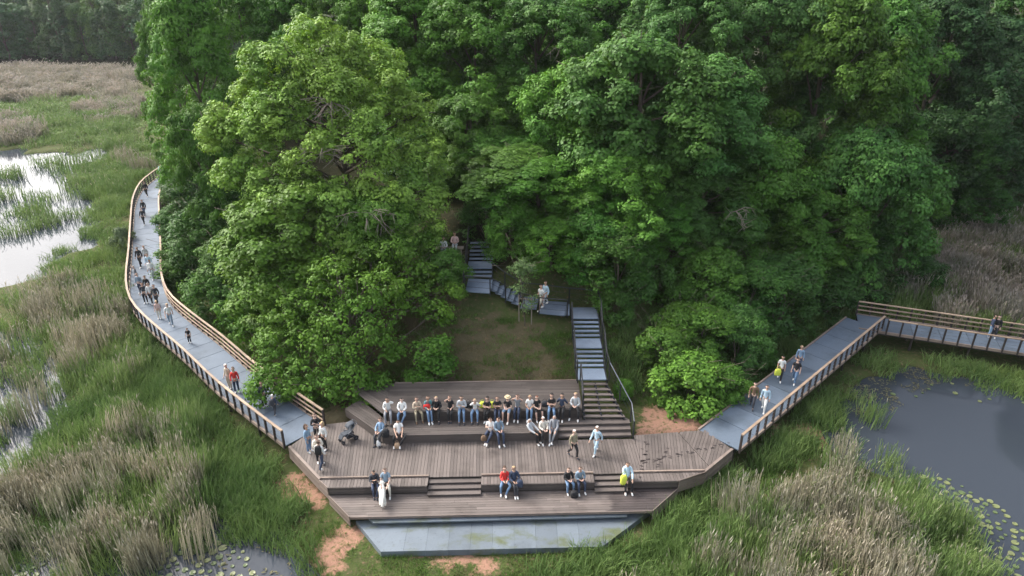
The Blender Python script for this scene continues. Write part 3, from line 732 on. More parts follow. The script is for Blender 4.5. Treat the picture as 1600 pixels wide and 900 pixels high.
def put_tree(name, key, x, y, H, R, col, label, cat='tree', group=None, seed=0, z=None, rz=None):
    if key.startswith('maple') and H < 11.5: key = ('low0', 'low1')[seed % 2]
    me, tk, R0, H0 = CR[key]; rg = random.Random(seed * 7 + int(x * 13 + y * 31))
    z = float(terr(np.array([x]), np.array([y]), False)[0]) if z is None else z
    e = empty(name, (x, y, z), rg.uniform(0, 6.28) if rz is None else rz, label=label, cat=cat, group=group)
    s = R / R0; zz = H / H0
    for nm, m in (('trunk', tk), ('crown', me)):
        o = link(nm, m, e); o.scale = (s, s, zz)
        if nm == 'crown': o.color = (*[c * rg.uniform(.93, 1.07) for c in col], 1)
    return e
def tree_px(px, y, toppy, wpx, key, col, label, name='maple_tree', group='big trees of the wooded hill', seed=0, **k):
    zb = float(terr(np.array([X(px, y, 8)]), np.array([y]), False)[0]); v = (450 - toppy) / F
    ztop = CAM_H + y * math.tan(-PITCH + math.atan(v)); 
    x = X(px, y, (zb + ztop) / 2); dep = y * cT + (CAM_H - (zb + ztop) / 2) * sT
    return put_tree(name, key, x, y, max(4, ztop - zb), wpx / 2 / F * dep, col, label, 'tree', group, seed, zb, **k)
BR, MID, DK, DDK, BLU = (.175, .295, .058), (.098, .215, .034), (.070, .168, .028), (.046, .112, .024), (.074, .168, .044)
T = [
 (512, 40.5, 42, 315, 'bright', BR, 'tall bright yellow-green tree standing in front of the forest, left of centre', 'broadleaf_tree'),
 (385, 42.5, 150, 115, 'fine1', (.13, .24, .042), 'yellow-green bough tree leaning out left of the tall bright tree', 'broadleaf_tree'),
 (632, 40, 120, 150, 'fine0', (.10, .18, .028), 'yellow-green tree forming the right shoulder of the tall bright tree', 'broadleaf_tree'),
 (480, 36.5, 285, 230, 'maple1', (.085, .175, .026), 'leafy maple at the foot of the tall bright tree, above the boardwalk', 'maple_tree'),
 (590, 36.2, 300, 165, 'maple3', (.080, .17, .026), 'leafy maple left of the grass slope, hiding the slope edge', 'maple_tree'),
 (315, 55, -30, 140, 'maple3', MID, 'tall mid-green tree beside the far bend of the left boardwalk', 'maple_tree'),
 (280, 68, -20, 90, 'fine1', DK, 'dark tree at the left edge of the wooded hill by the reeds', 'broadleaf_tree'),
 (395, 62, -70, 150, 'fine0', MID, 'tree with bare upper branches behind the tall bright tree, left side', 'broadleaf_tree'),
 (330, 48, 170, 110, 'maple4', (0.072, 0.163, 0.027), 'shaded green tree between the far boardwalk and the bright tree', 'maple_tree'),
 (470, 60, -90, 150, 'maple0', DK, 'dark maple rising behind the top of the tall bright tree', 'maple_tree'),
 (560, 56, -60, 170, 'maple2', MID, 'maple whose crown fills the top edge right of the bright tree', 'maple_tree'),
 (655, 52, -40, 180, 'maple1', MID, 'maple at the top edge behind the right shoulder of the bright tree', 'maple_tree'),
 (745, 50, -30, 190, 'maple0', (0.075, 0.169, 0.027), 'broad maple above the upper end of the steel stair', 'maple_tree'),
 (735, 44, 150, 130, 'maple4', DK, 'shadowed maple directly above the hidden picnic clearing', 'maple_tree'),
 (840, 49, -10, 200, 'maple2', (0.068, 0.153, 0.030), 'large maple at the top centre of the forest', 'maple_tree'),
 (800, 39.8, 265, 170, 'maple3', (.070, .155, .026), 'low maple hanging over the top flight of the steel stair', 'maple_tree'),
 (905, 43, 100, 170, 'maple4', MID, 'maple with pale tufts behind the stair corner', 'maple_tree'),
 (985, 41, 60, 230, 'maple0', (0.070, 0.163, 0.035), 'biggest domed maple right of centre above the slope', 'maple_tree'),
 (960, 38.5, 235, 170, 'maple1', MID, 'lower maple bough mass over the right side of the steel stair', 'maple_tree'),
 (1060, 50, -40, 190, 'maple2', BLU, 'bluish-green maple at the top edge right of centre', 'maple_tree'),
 (1100, 42, 90, 200, 'maple3', BLU, 'bluish-green maple above the bright round shrub', 'maple_tree'),
 (1085, 40.3, 270, 160, 'maple4', (0.065, 0.153, 0.033), 'lower maple above the shrubs of the right slope', 'maple_tree'),
 (1190, 50, -50, 190, 'maple0', BLU, 'tall bluish maple left of the bright-topped maple', 'maple_tree'),
 (1185, 42, 220, 170, 'maple2', DK, 'shaded maple on the right slope above the walkway', 'maple_tree'),
 (1270, 49, -30, 190, 'maple1', (.070, .155, .022), 'bright-topped maple with yellowish tufts on the right of the forest', 'maple_tree'),
 (1350, 52, -20, 180, 'maple3', (0.078, 0.176, 0.030), 'tall maple reaching the top edge right of the bright-topped maple', 'maple_tree'),
 (1335, 45, 205, 180, 'maple4', BLU, 'rounded blue-green maple above the far end of the right boardwalk', 'maple_tree'),
 (1255, 42.5, 300, 150, 'maple0', DK, 'low dark maple behind the right boardwalk', 'maple_tree'),
 (1450, 60, -30, 200, 'fine0', (.040, .09, .032), 'greyish-green tree with pale crown near the right edge of the forest', 'broadleaf_tree'),
 (1525, 62, 20, 170, 'fine1', (.040, .09, .032), 'feathery grey-green tree above the right reed bed', 'broadleaf_tree'),
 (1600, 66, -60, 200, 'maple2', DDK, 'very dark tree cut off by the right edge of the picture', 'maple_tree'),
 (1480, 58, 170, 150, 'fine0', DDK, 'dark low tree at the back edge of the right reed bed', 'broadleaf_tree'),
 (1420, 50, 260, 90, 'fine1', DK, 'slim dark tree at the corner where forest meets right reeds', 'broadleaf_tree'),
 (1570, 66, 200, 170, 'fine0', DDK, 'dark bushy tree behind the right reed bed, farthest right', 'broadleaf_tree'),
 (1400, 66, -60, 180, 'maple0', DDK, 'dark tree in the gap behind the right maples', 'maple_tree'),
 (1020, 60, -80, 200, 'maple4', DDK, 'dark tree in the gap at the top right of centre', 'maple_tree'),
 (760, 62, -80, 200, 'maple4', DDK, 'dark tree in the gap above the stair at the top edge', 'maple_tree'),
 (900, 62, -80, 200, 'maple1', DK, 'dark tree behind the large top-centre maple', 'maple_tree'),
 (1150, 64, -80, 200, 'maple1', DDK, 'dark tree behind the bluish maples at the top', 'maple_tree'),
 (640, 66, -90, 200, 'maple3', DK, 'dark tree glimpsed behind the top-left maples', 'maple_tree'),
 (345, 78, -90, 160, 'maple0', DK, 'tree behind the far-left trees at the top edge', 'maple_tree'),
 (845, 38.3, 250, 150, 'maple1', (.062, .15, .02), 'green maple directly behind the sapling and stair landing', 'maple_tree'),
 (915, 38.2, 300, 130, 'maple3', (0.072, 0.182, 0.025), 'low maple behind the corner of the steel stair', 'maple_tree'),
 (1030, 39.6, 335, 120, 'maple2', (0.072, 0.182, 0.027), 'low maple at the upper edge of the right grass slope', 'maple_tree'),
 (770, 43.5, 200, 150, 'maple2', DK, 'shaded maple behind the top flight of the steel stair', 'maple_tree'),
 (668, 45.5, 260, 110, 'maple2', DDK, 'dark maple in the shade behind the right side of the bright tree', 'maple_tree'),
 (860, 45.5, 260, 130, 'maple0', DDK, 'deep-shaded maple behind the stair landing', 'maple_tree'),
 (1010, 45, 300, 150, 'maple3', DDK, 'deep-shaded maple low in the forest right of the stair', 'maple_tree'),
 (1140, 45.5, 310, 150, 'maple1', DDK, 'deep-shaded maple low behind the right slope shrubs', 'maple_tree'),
]
def lobes(name, label, px_list, col, seed, base, leaf=.16, nt=34, nl=24, cat='tree', group=None, r0=.16, tr=.34, nlimb=None):
    bl = []
    for (px, py, y, r) in px_list:
        v = (450 - py) / F; z = CAM_H + y * math.tan(-PITCH + math.atan(v)); bl.append((X(px, y, z) , y, z, r))
    bx, by = base; bz = float(terr(np.array([bx]), np.array([by]), False)[0])
    rel = [(a - bx, c - by, z - bz, r) for a, c, z, r in bl]
    me, bc, bra = crown_mesh('crown', seed, 3, 6, .5, 0, nt, nl, leaf=leaf, tr=tr, boughs=rel)
    e = empty(name, (bx, by, bz), 0, label=label, cat=cat, group=group)
    link('trunk', trunk_mesh('trunk', seed, max(r[2] for r in rel) + .5, 0, bc, r0, nlimb or len(rel)), e)
    o = link('crown', me, e); o.color = (*col, 1); return e

MASS = [(470, 92, 41, 62), (545, 95, 42, 48), (415, 125, 41, 42), (515, 155, 40, 55), (450, 175, 39.5, 52), (590, 150, 41, 45), (640, 185, 41, 38), (350, 195, 40, 36), (395, 215, 39.5, 40), (645, 245, 39.5, 42),
        (565, 225, 38.5, 52), (480, 245, 38.5, 52), (362, 268, 38.8, 28), (405, 300, 37.8, 38), (655, 305, 38.5, 34), (600, 305, 37.5, 46), (520, 330, 37, 52), (450, 345, 36.8, 42), (635, 365, 37, 38), (565, 385, 36.5, 45), (680, 270, 40, 20), (600, 105, 43, 25), (330, 215, 40.5, 18), (500, 60, 41.5, 26)]
rg_ = random.Random(77); ML = []
for (px, py, y, rp) in MASS:
    for k in range(max(4, int(rp * .24))):
        a = rg_.uniform(0, 6.28); q_ = rp * math.sqrt(rg_.random()); h_ = math.sqrt(max(0, 1 - (q_ / rp) ** 2)) * rp / 25
        ML.append((px + q_ * math.cos(a), py + q_ * math.sin(a) * .9, y - h_ * .8 + rg_.uniform(-.5, .8), rg_.uniform(.55, 1.0)))
BRIGHT = lobes('broadleaf_tree', T[0][6], ML, BR, 78, (-10.2, 40.5), leaf=.165, nt=17, nl=36, group='big trees of the wooded hill', r0=.3, tr=.36, nlimb=26)
for i, (px, y, tp, wp, key, col, lab, nm) in enumerate(T):
    if i in (0, 1, 2): continue
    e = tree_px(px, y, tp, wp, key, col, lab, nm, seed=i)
# bare dead twigs inside the bright tree
def dead_twigs(parent, c, seed, n=9, r=1.5):
    rg = random.Random(seed); mb = MB()
    for k in range(n):
        a = rg.uniform(0, 6.28); d = Vector((math.cos(a) * r, -abs(math.sin(a)) * r * .5 - .3, rg.uniform(-.9, .6)))
        p = Vector(c); m = p + d * .5 + Vector((0, 0, .2)); e = p + d * 1.1
        mb.tube([p, m, e], [.035, .022, .008], 4)
        for j in range(4):
            s = p.lerp(e, rg.uniform(.3, .9)); mb.tube([s, s + Vector((rg.uniform(-.6, .6), rg.uniform(-.5, .1), rg.uniform(-.6, .5)))], [.02, .006], 3)
    o = mb.obj('dead_branches', M_dead); o.parent = parent; o.matrix_parent_inverse = parent_inv(parent); return o
def parent_inv(p):
    return (Matrix.Translation(p.location) @ p.rotation_euler.to_matrix().to_4x4()).inverted()
for (px, py, z, s) in ((575, 335, 8.2, 1), (505, 240, 11, 2), (520, 160, 13.5, 3)):
    q = P(px, py, z); dead_twigs(BRIGHT, (q.x, q.y, z), s)
for k_, (px, py, y_, ti) in enumerate(((1405, 245, 43.6, 26), (1150, 330, 37.6, 23), (880, 75, 46, 14))):
    v_ = (450 - py) / F; z_ = CAM_H + y_ * math.tan(-PITCH + math.atan(v_)); par_ = [o for o in C.objects if o.get('label') == T[ti][6]][0]
    dead_twigs(par_, (X(px, y_, z_), y_, z_), 20 + k_, 5, .9)
# the overhanging low bough masses at the foot (explicit lobes)
lobes('maple_tree', 'spreading low maple whose boughs droop over the left boardwalk and terrace corner',
      [(430, 590, 29.6, 1.0), (410, 612, 29.0, .75), (440, 560, 30.6, 1.2), (470, 530, 31.4, 1.3), (480, 585, 29.9, 1.2), (505, 600, 29.4, 1.1), (530, 560, 30.2, 1.3), (540, 610, 29.3, 1.0), (560, 585, 29.6, 1.0), (590, 600, 29.6, .75),
       (500, 480, 32.2, 1.4), (560, 500, 31.6, 1.4), (600, 540, 30.8, 1.0), (440, 500, 32.2, 1.2), (605, 480, 32.4, 1.0), (530, 430, 33.0, 1.4), (600, 420, 33.6, 1.4), (650, 470, 33, .9), (470, 440, 33.4, 1.3), (395, 470, 34.5, 1.2), (575, 630, 28.9, .55), (660, 400, 35, 1.2), (690, 445, 34.2, .8), (705, 458, 33.4, .6), (680, 490, 32.6, .9), (640, 430, 34, 1.2), (530, 500, 30.6, 1.1), (560, 460, 31, 1.2), (500, 530, 30.4, 1.0), (545, 540, 30, .9), (580, 520, 30.2, .9), (520, 440, 31.6, 1.2), (600, 450, 31.8, 1.1), (470, 480, 31.4, 1.1), (430, 535, 30.8, .9), (455, 610, 29.2, .7), (520, 380, 35, 1.4), (410, 420, 36.5, 1.3), (590, 370, 36, 1.3)],
      (.088, .18, .026), 71, (-8.2, 31.2), group='big trees of the wooded hill')
lobes('maple_tree', 'small maple with a round bough hanging in front of the brown grass slope',
      [(665, 555, 30.6, .85), (690, 575, 30.3, .6), (650, 590, 30.2, .55), (675, 600, 30.0, .45), (685, 540, 30.8, .5)], (.075, .165, .024), 72, (-5.0, 31.2), r0=.07)
def ground_hit(px, py):
    zz = np.linspace(9, -1.2, 400); qs = [P(px, py, z) for z in zz]
    t_ = terr(np.array([a.x for a in qs]), np.array([a.y for a in qs]), False); i = int(np.argmax(t_ >= zz)) if (t_ >= zz).any() else 399
    return qs[i]
def bush(px, py, key, wpx, hm, col, label, name='shrub', group=None, seed=0):
    q = ground_hit(px, py)
    dep = q.y * cT + (CAM_H - q.z) * sT
    return put_tree(name, key, q.x, q.y, hm, wpx / 2 / F * dep, col, label, 'shrub', group, seed, q.z)
SB = [
 (1072, 636, 'bush0', 120, 2.7, (.11, .21, .035), 'bright green round shrub beside the clay bank at the right end of the terrace', 'bright shrubs on the right slope'),
 (1128, 636, 'bush1', 75, 2.3, (.08, .165, .03), 'spreading green shrub at the foot of the right slope by the boardwalk kerb', 'bright shrubs on the right slope'),
 (1030, 585, 'bush1', 80, 2.6, (.10, .20, .035), 'bright shrub uphill left of the round shrub', 'bright shrubs on the right slope'),
 (1145, 580, 'shrubtree', 90, 4.0, (.085, .18, .05), 'tall grey-green bush high on the right slope', 'bright shrubs on the right slope'),
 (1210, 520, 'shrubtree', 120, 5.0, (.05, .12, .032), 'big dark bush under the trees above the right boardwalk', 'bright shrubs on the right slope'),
 (1090, 570, 'shrubtree', 100, 3.6, (.09, .19, .034), 'leafy bush in the middle of the right slope', 'bright shrubs on the right slope'),
 (1290, 490, 'bush1', 90, 3.0, (.045, .11, .028), 'dark bush at the far corner of the right boardwalk', 'bright shrubs on the right slope'),
 (1060, 500, 'bush0', 80, 2.2, (.06, .14, .026), 'dark bush beside the steel stair handrail, upper right', 'bright shrubs on the right slope'),
 (990, 460, 'bush2', 90, 2.4, (.05, .12, .024), 'low shrub under the maple behind the stair corner', 'bright shrubs on the right slope'),
 (1340, 468, 'bush2', 90, 2.6, (.04, .09, .024), 'dark shrub beyond the corner of the right boardwalk', 'bright shrubs on the right slope'),
 (975, 625, 'bush1', 34, 1.2, (.08, .17, .03), 'small bright shrub between stair handrail and clay bank', 'bright shrubs on the right slope'),
 (960, 500, 'bush0', 60, 1.6, (.045, .105, .02), 'small dark shrub right of the stair corner landing', 'bright shrubs on the right slope'),
 (800, 402, 'shrubtree', 80, 3.2, (.06, .15, .022), 'leafy bush right beside the top flight of the steel stair', 'bushes behind the steel stair'),
 (862, 420, 'shrubtree', 90, 3.0, (0.072, 0.182, 0.027), 'leafy bush behind the two people on the stair landing', 'bushes behind the steel stair'),
 (915, 430, 'shrubtree', 100, 3.8, (.05, .13, .022), 'leafy bush behind the rail at the stair corner', 'bushes behind the steel stair'),
 (960, 462, 'shrubtree', 110, 4.0, (.05, .125, .022), 'leafy bush uphill right of the stair corner', 'bushes behind the steel stair'),
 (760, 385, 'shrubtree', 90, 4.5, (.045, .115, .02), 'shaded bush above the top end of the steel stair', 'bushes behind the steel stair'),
 (1105, 505, 'shrubtree', 120, 4.6, (.075, .17, .03), 'green bush filling the gap under the maples above the bright round shrub', 'bright shrubs on the right slope'),
 (1165, 520, 'shrubtree', 110, 4.6, (.07, .16, .034), 'green bush under the maples left of the far right boardwalk corner', 'bright shrubs on the right slope'),
 (1050, 545, 'bush1', 80, 2.6, (.09, .19, .032), 'loose bright shrub half way up the right slope', 'bright shrubs on the right slope'),
 (1180, 575, 'bush0', 60, 1.4, (.06, .14, .028), 'low shrub on the grass bank uphill of the right boardwalk', 'bright shrubs on the right slope'),
 (285, 340, 'shrubtree', 56, 4.2, (.07, .15, .035), 'pale bushy growth right of the far boardwalk', 'bushes along the left boardwalk'),
 (285, 400, 'shrubtree', 66, 4.0, (.06, .14, .032), 'green bush right of the crowd on the boardwalk', 'bushes along the left boardwalk'),
 (300, 440, 'bush1', 80, 3.2, (.07, .15, .03), 'leafy bush just inside the bend of the boardwalk', 'bushes along the left boardwalk'),
 (345, 490, 'bush0', 90, 3.0, (.07, .155, .03), 'round bush uphill of the long straight boardwalk', 'bushes along the left boardwalk'),
 (330, 430, 'shrubtree', 110, 5.2, (.05, .12, .028), 'tall bush behind the boardwalk bushes', 'bushes along the left boardwalk'),
 (395, 525, 'bush2', 90, 2.8, (.08, .165, .03), 'spreading bush touching the timber rails', 'bushes along the left boardwalk'),
 (372, 470, 'shrubtree', 110, 4.6, (.065, .15, .03), 'big green bush above the middle of the boardwalk', 'bushes along the left boardwalk'),
 (420, 490, 'shrubtree', 100, 5.0, (.06, .14, .028), 'dense bush left of the bright tree foot', 'bushes along the left boardwalk'),
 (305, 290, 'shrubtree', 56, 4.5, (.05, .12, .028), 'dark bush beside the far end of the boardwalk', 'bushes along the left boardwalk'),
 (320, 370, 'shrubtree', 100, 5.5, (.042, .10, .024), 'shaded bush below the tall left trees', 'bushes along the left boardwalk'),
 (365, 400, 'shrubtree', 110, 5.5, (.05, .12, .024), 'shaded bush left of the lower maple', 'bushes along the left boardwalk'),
 (197, 395, 'bush0', 34, 2.0, (.13, .17, .10), 'pale flowering shrub on the marsh side of the far boardwalk', None),
 (470, 640, 'bush2', 60, 1.4, (.08, .16, .03), 'low shrub under the droopy maple beside the inner rail', 'bushes along the left boardwalk'),
 (700, 450, 'bush1', 60, 2.2, (.06, .14, .025), 'shrub at the left of the stair landing', None),
 (1430, 455, 'bush1', 70, 2.6, (.05, .11, .03), 'green willow bush in the near edge of the right reed bed', None),
]
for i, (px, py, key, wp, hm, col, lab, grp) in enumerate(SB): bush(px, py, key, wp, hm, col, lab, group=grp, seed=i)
q = P(820, 502, 2.5); tz = float(terr(np.array([q.x]), np.array([q.y]), False)[0]); q = P(820, 502, tz)
sap = put_tree('sapling', 'sapling', q.x, q.y, 3.6, .85, (.10, .16, .07), 'young staked sapling on the grass slope in front of the stair', 'sapling', z=tz)
for dx in (-.35, .35): MB().tube([(dx, -.1, -.2), (dx, -.1, 1.5)], .035, 6).obj('stake', M_dead, sap)
MB().beam((-.35, -.1, 1.3), (.35, -.1, 1.3), .05, .05).obj('stake', M_dead, sap)
put_tree('broadleaf_tree', 'maple1', 39.6, 41.5, 13, 3.6, DDK, 'tree right of the boardwalk whose dark reflection shows at the right edge of the pond', 'tree', None, 91)
# forest across the left marsh
rg = random.Random(5)
for i in range(63):
    row = i // 21; px = -60 + (i % 21) * 24 + rg.uniform(-7, 7) + row * 9; y = 180 + row * 13 + rg.uniform(-3, 3)
    x = X(px, y, 5); z = float(terr(np.array([x]), np.array([y]), False)[0])
    put_tree('forest_tree', ('far0', 'far1')[i % 2], x, y, rg.uniform(12, 19) + row * 3.5, rg.uniform(3.0, 5.2), rg.choice([(.085, .17, .062), (.065, .13, .055), (.12, .20, .07), (.07, .145, .075)]),
             'dark green tree in the hazy forest beyond the left marsh', 'tree', 'forest trees beyond the left marsh', i, z)

# ------------------------------------------------------------------ marsh plants (uncountable: instanced clumps)
def blades(rng, n, R, h, w_, bend=.35, seg=2, plume=0.0, leafy=0, lean=None):
    v = []; f = []; tone = []; pl = []
    for i in range(n):
        a = rng.uniform(0, 6.28); r = R * math.sqrt(rng.random()); x, y = r * math.cos(a), r * math.sin(a)
        hh = h * rng.uniform(.6, 1.15); d = rng.uniform(0, 6.28); bx, by = math.cos(d), math.sin(d); s = rng.uniform(0, 6.28); wx, wy = math.cos(s) * w_ / 2, math.sin(s) * w_ / 2
        bn = bend * hh * rng.uniform(.3, 1.2); tn = rng.random(); b = len(v)
        for k in range(seg + 1):
            u = k / seg; off = bn * u * u; ww = (1 - .8 * u) if not plume else 1 - .4 * u
            cx, cy, cz = x + bx * off, y + by * off, hh * u * (1 - .25 * bend * u)
            v += [(cx - wx * ww, cy - wy * ww, cz), (cx + wx * ww, cy + wy * ww, cz)]; tone += [tn, tn]; pl += [0, 0]
        for k in range(seg): f.append((b + 2 * k, b + 2 * k + 1, b + 2 * k + 3, b + 2 * k + 2))
        if plume and rng.random() < plume:
            b = len(v); pw = .022; px_, py_ = bx * .08, by * .08
            v += [(cx, cy, cz - .05), (cx + px_ * .5 - wy / w_ * pw * 2, cy + py_ * .5 + wx / w_ * pw * 2, cz + .1), (cx + px_, cy + py_, cz + .26), (cx + px_ * .5 + wy / w_ * pw * 2, cy + py_ * .5 - wx / w_ * pw * 2, cz + .1)]
            tone += [tn] * 4; pl += [1] * 4; f.append((b, b + 1, b + 2, b + 3))
        for q in range(leafy):
            b = len(v); zz = hh * rng.uniform(.25, .85); dd_ = rng.uniform(0, 6.28); lx, ly = math.cos(dd_), math.sin(dd_); ll = rng.uniform(.25, .5)
            v += [(x, y, zz), (x + lx * ll * .22 - ly * .012, y + ly * ll * .22 + lx * .012, zz + ll * .6), (x + lx * ll * .5, y + ly * ll * .5, zz + ll), (x + lx * ll * .22 + ly * .012, y + ly * ll * .22 - lx * .012, zz + ll * .6)]
            tone += [tn * .6] * 4; pl += [0] * 4; f.append((b, b + 1, b + 2, b + 3))
    return v, f, tone, pl
def clump_coll(name, m, seeds, **k):
    col = bpy.data.collections.new(name)
    for s in seeds:
        v, f, tn, pl = blades(random.Random(s), **k)
        me = np_mesh(name, v, f, m); attr(me, 'tone', tn); attr(me, 'plume', pl)
        col.objects.link(bpy.data.objects.new(name + '_clump', me))
    return col
def gn_scatter(coll):
    g = bpy.data.node_groups.new('scatter', 'GeometryNodeTree')
    g.interface.new_socket('Geometry', in_out='INPUT', socket_type='NodeSocketGeometry'); g.interface.new_socket('Geometry', in_out='OUTPUT', socket_type='NodeSocketGeometry')
    n = g.nodes; i = n.new('NodeGroupInput'); o = n.new('NodeGroupOutput'); ip = n.new('GeometryNodeInstanceOnPoints')
    ci = n.new('GeometryNodeCollectionInfo'); ci.inputs['Collection'].default_value = coll
    ci.inputs['Separate Children'].default_value = True; ci.inputs['Reset Children'].default_value = True
    ip.inputs['Pick Instance'].default_value = True
    r = n.new('GeometryNodeInputNamedAttribute'); r.data_type = 'FLOAT_VECTOR'; r.inputs['Name'].default_value = 'rot'
    s = n.new('GeometryNodeInputNamedAttribute'); s.data_type = 'FLOAT_VECTOR'; s.inputs['Name'].default_value = 'scl'
    l = g.links; l.new(i.outputs[0], ip.inputs['Points']); l.new(ci.outputs[0], ip.inputs['Instance'])
    l.new(r.outputs['Attribute'], ip.inputs['Rotation']); l.new(s.outputs['Attribute'], ip.inputs['Scale']); l.new(ip.outputs[0], o.inputs[0])
    return g
def scatter(name, label, coll, pts, rot, scl):
    me = bpy.data.meshes.new(name); me.from_pydata([tuple(p) for p in pts], [], [])
    for nm, d in (('rot', rot), ('scl', scl)):
        a = me.attributes.new(nm, 'FLOAT_VECTOR', 'POINT'); a.data.foreach_set('vector', np.asarray(d, np.float32).ravel())
    o = link(name, me); md = o.modifiers.new('scatter', 'NODES'); md.node_group = gn_scatter(coll)
    return tag(o, label, name.replace('_', ' '), kind='stuff')
CC = {
 'sedge': clump_coll('sedge', M_sedge, (1, 2, 3), n=80, R=.6, h=.85, w_=.042, bend=.5),
 'marsh': clump_coll('marsh_grass', M_sedge2, (4, 5, 6), n=80, R=.55, h=.8, w_=.034, bend=.4),
 'reed': clump_coll('dry_reed', M_reed, (7, 8, 9), n=50, R=.65, h=1.8, w_=.030, bend=.05, plume=.30, leafy=1, seg=1),
 'reedfar': clump_coll('far_reed', M_reedfar, (17, 18), n=60, R=.55, h=1.6, w_=.05, bend=.12, plume=.8, leafy=1),
 'greenreed': clump_coll('green_reed', M_greenreed, (10, 11, 12), n=60, R=.65, h=1.4, w_=.030, bend=.10, plume=.08, leafy=1),
 'lawn': clump_coll('lawn', M_lawn, (13, 14), n=110, R=.5, h=.22, w_=.025, bend=.6),
 'dry': clump_coll('dry_grass', M_drygrass, (15, 16), n=60, R=.5, h=.28, w_=.022, bend=.6),
}
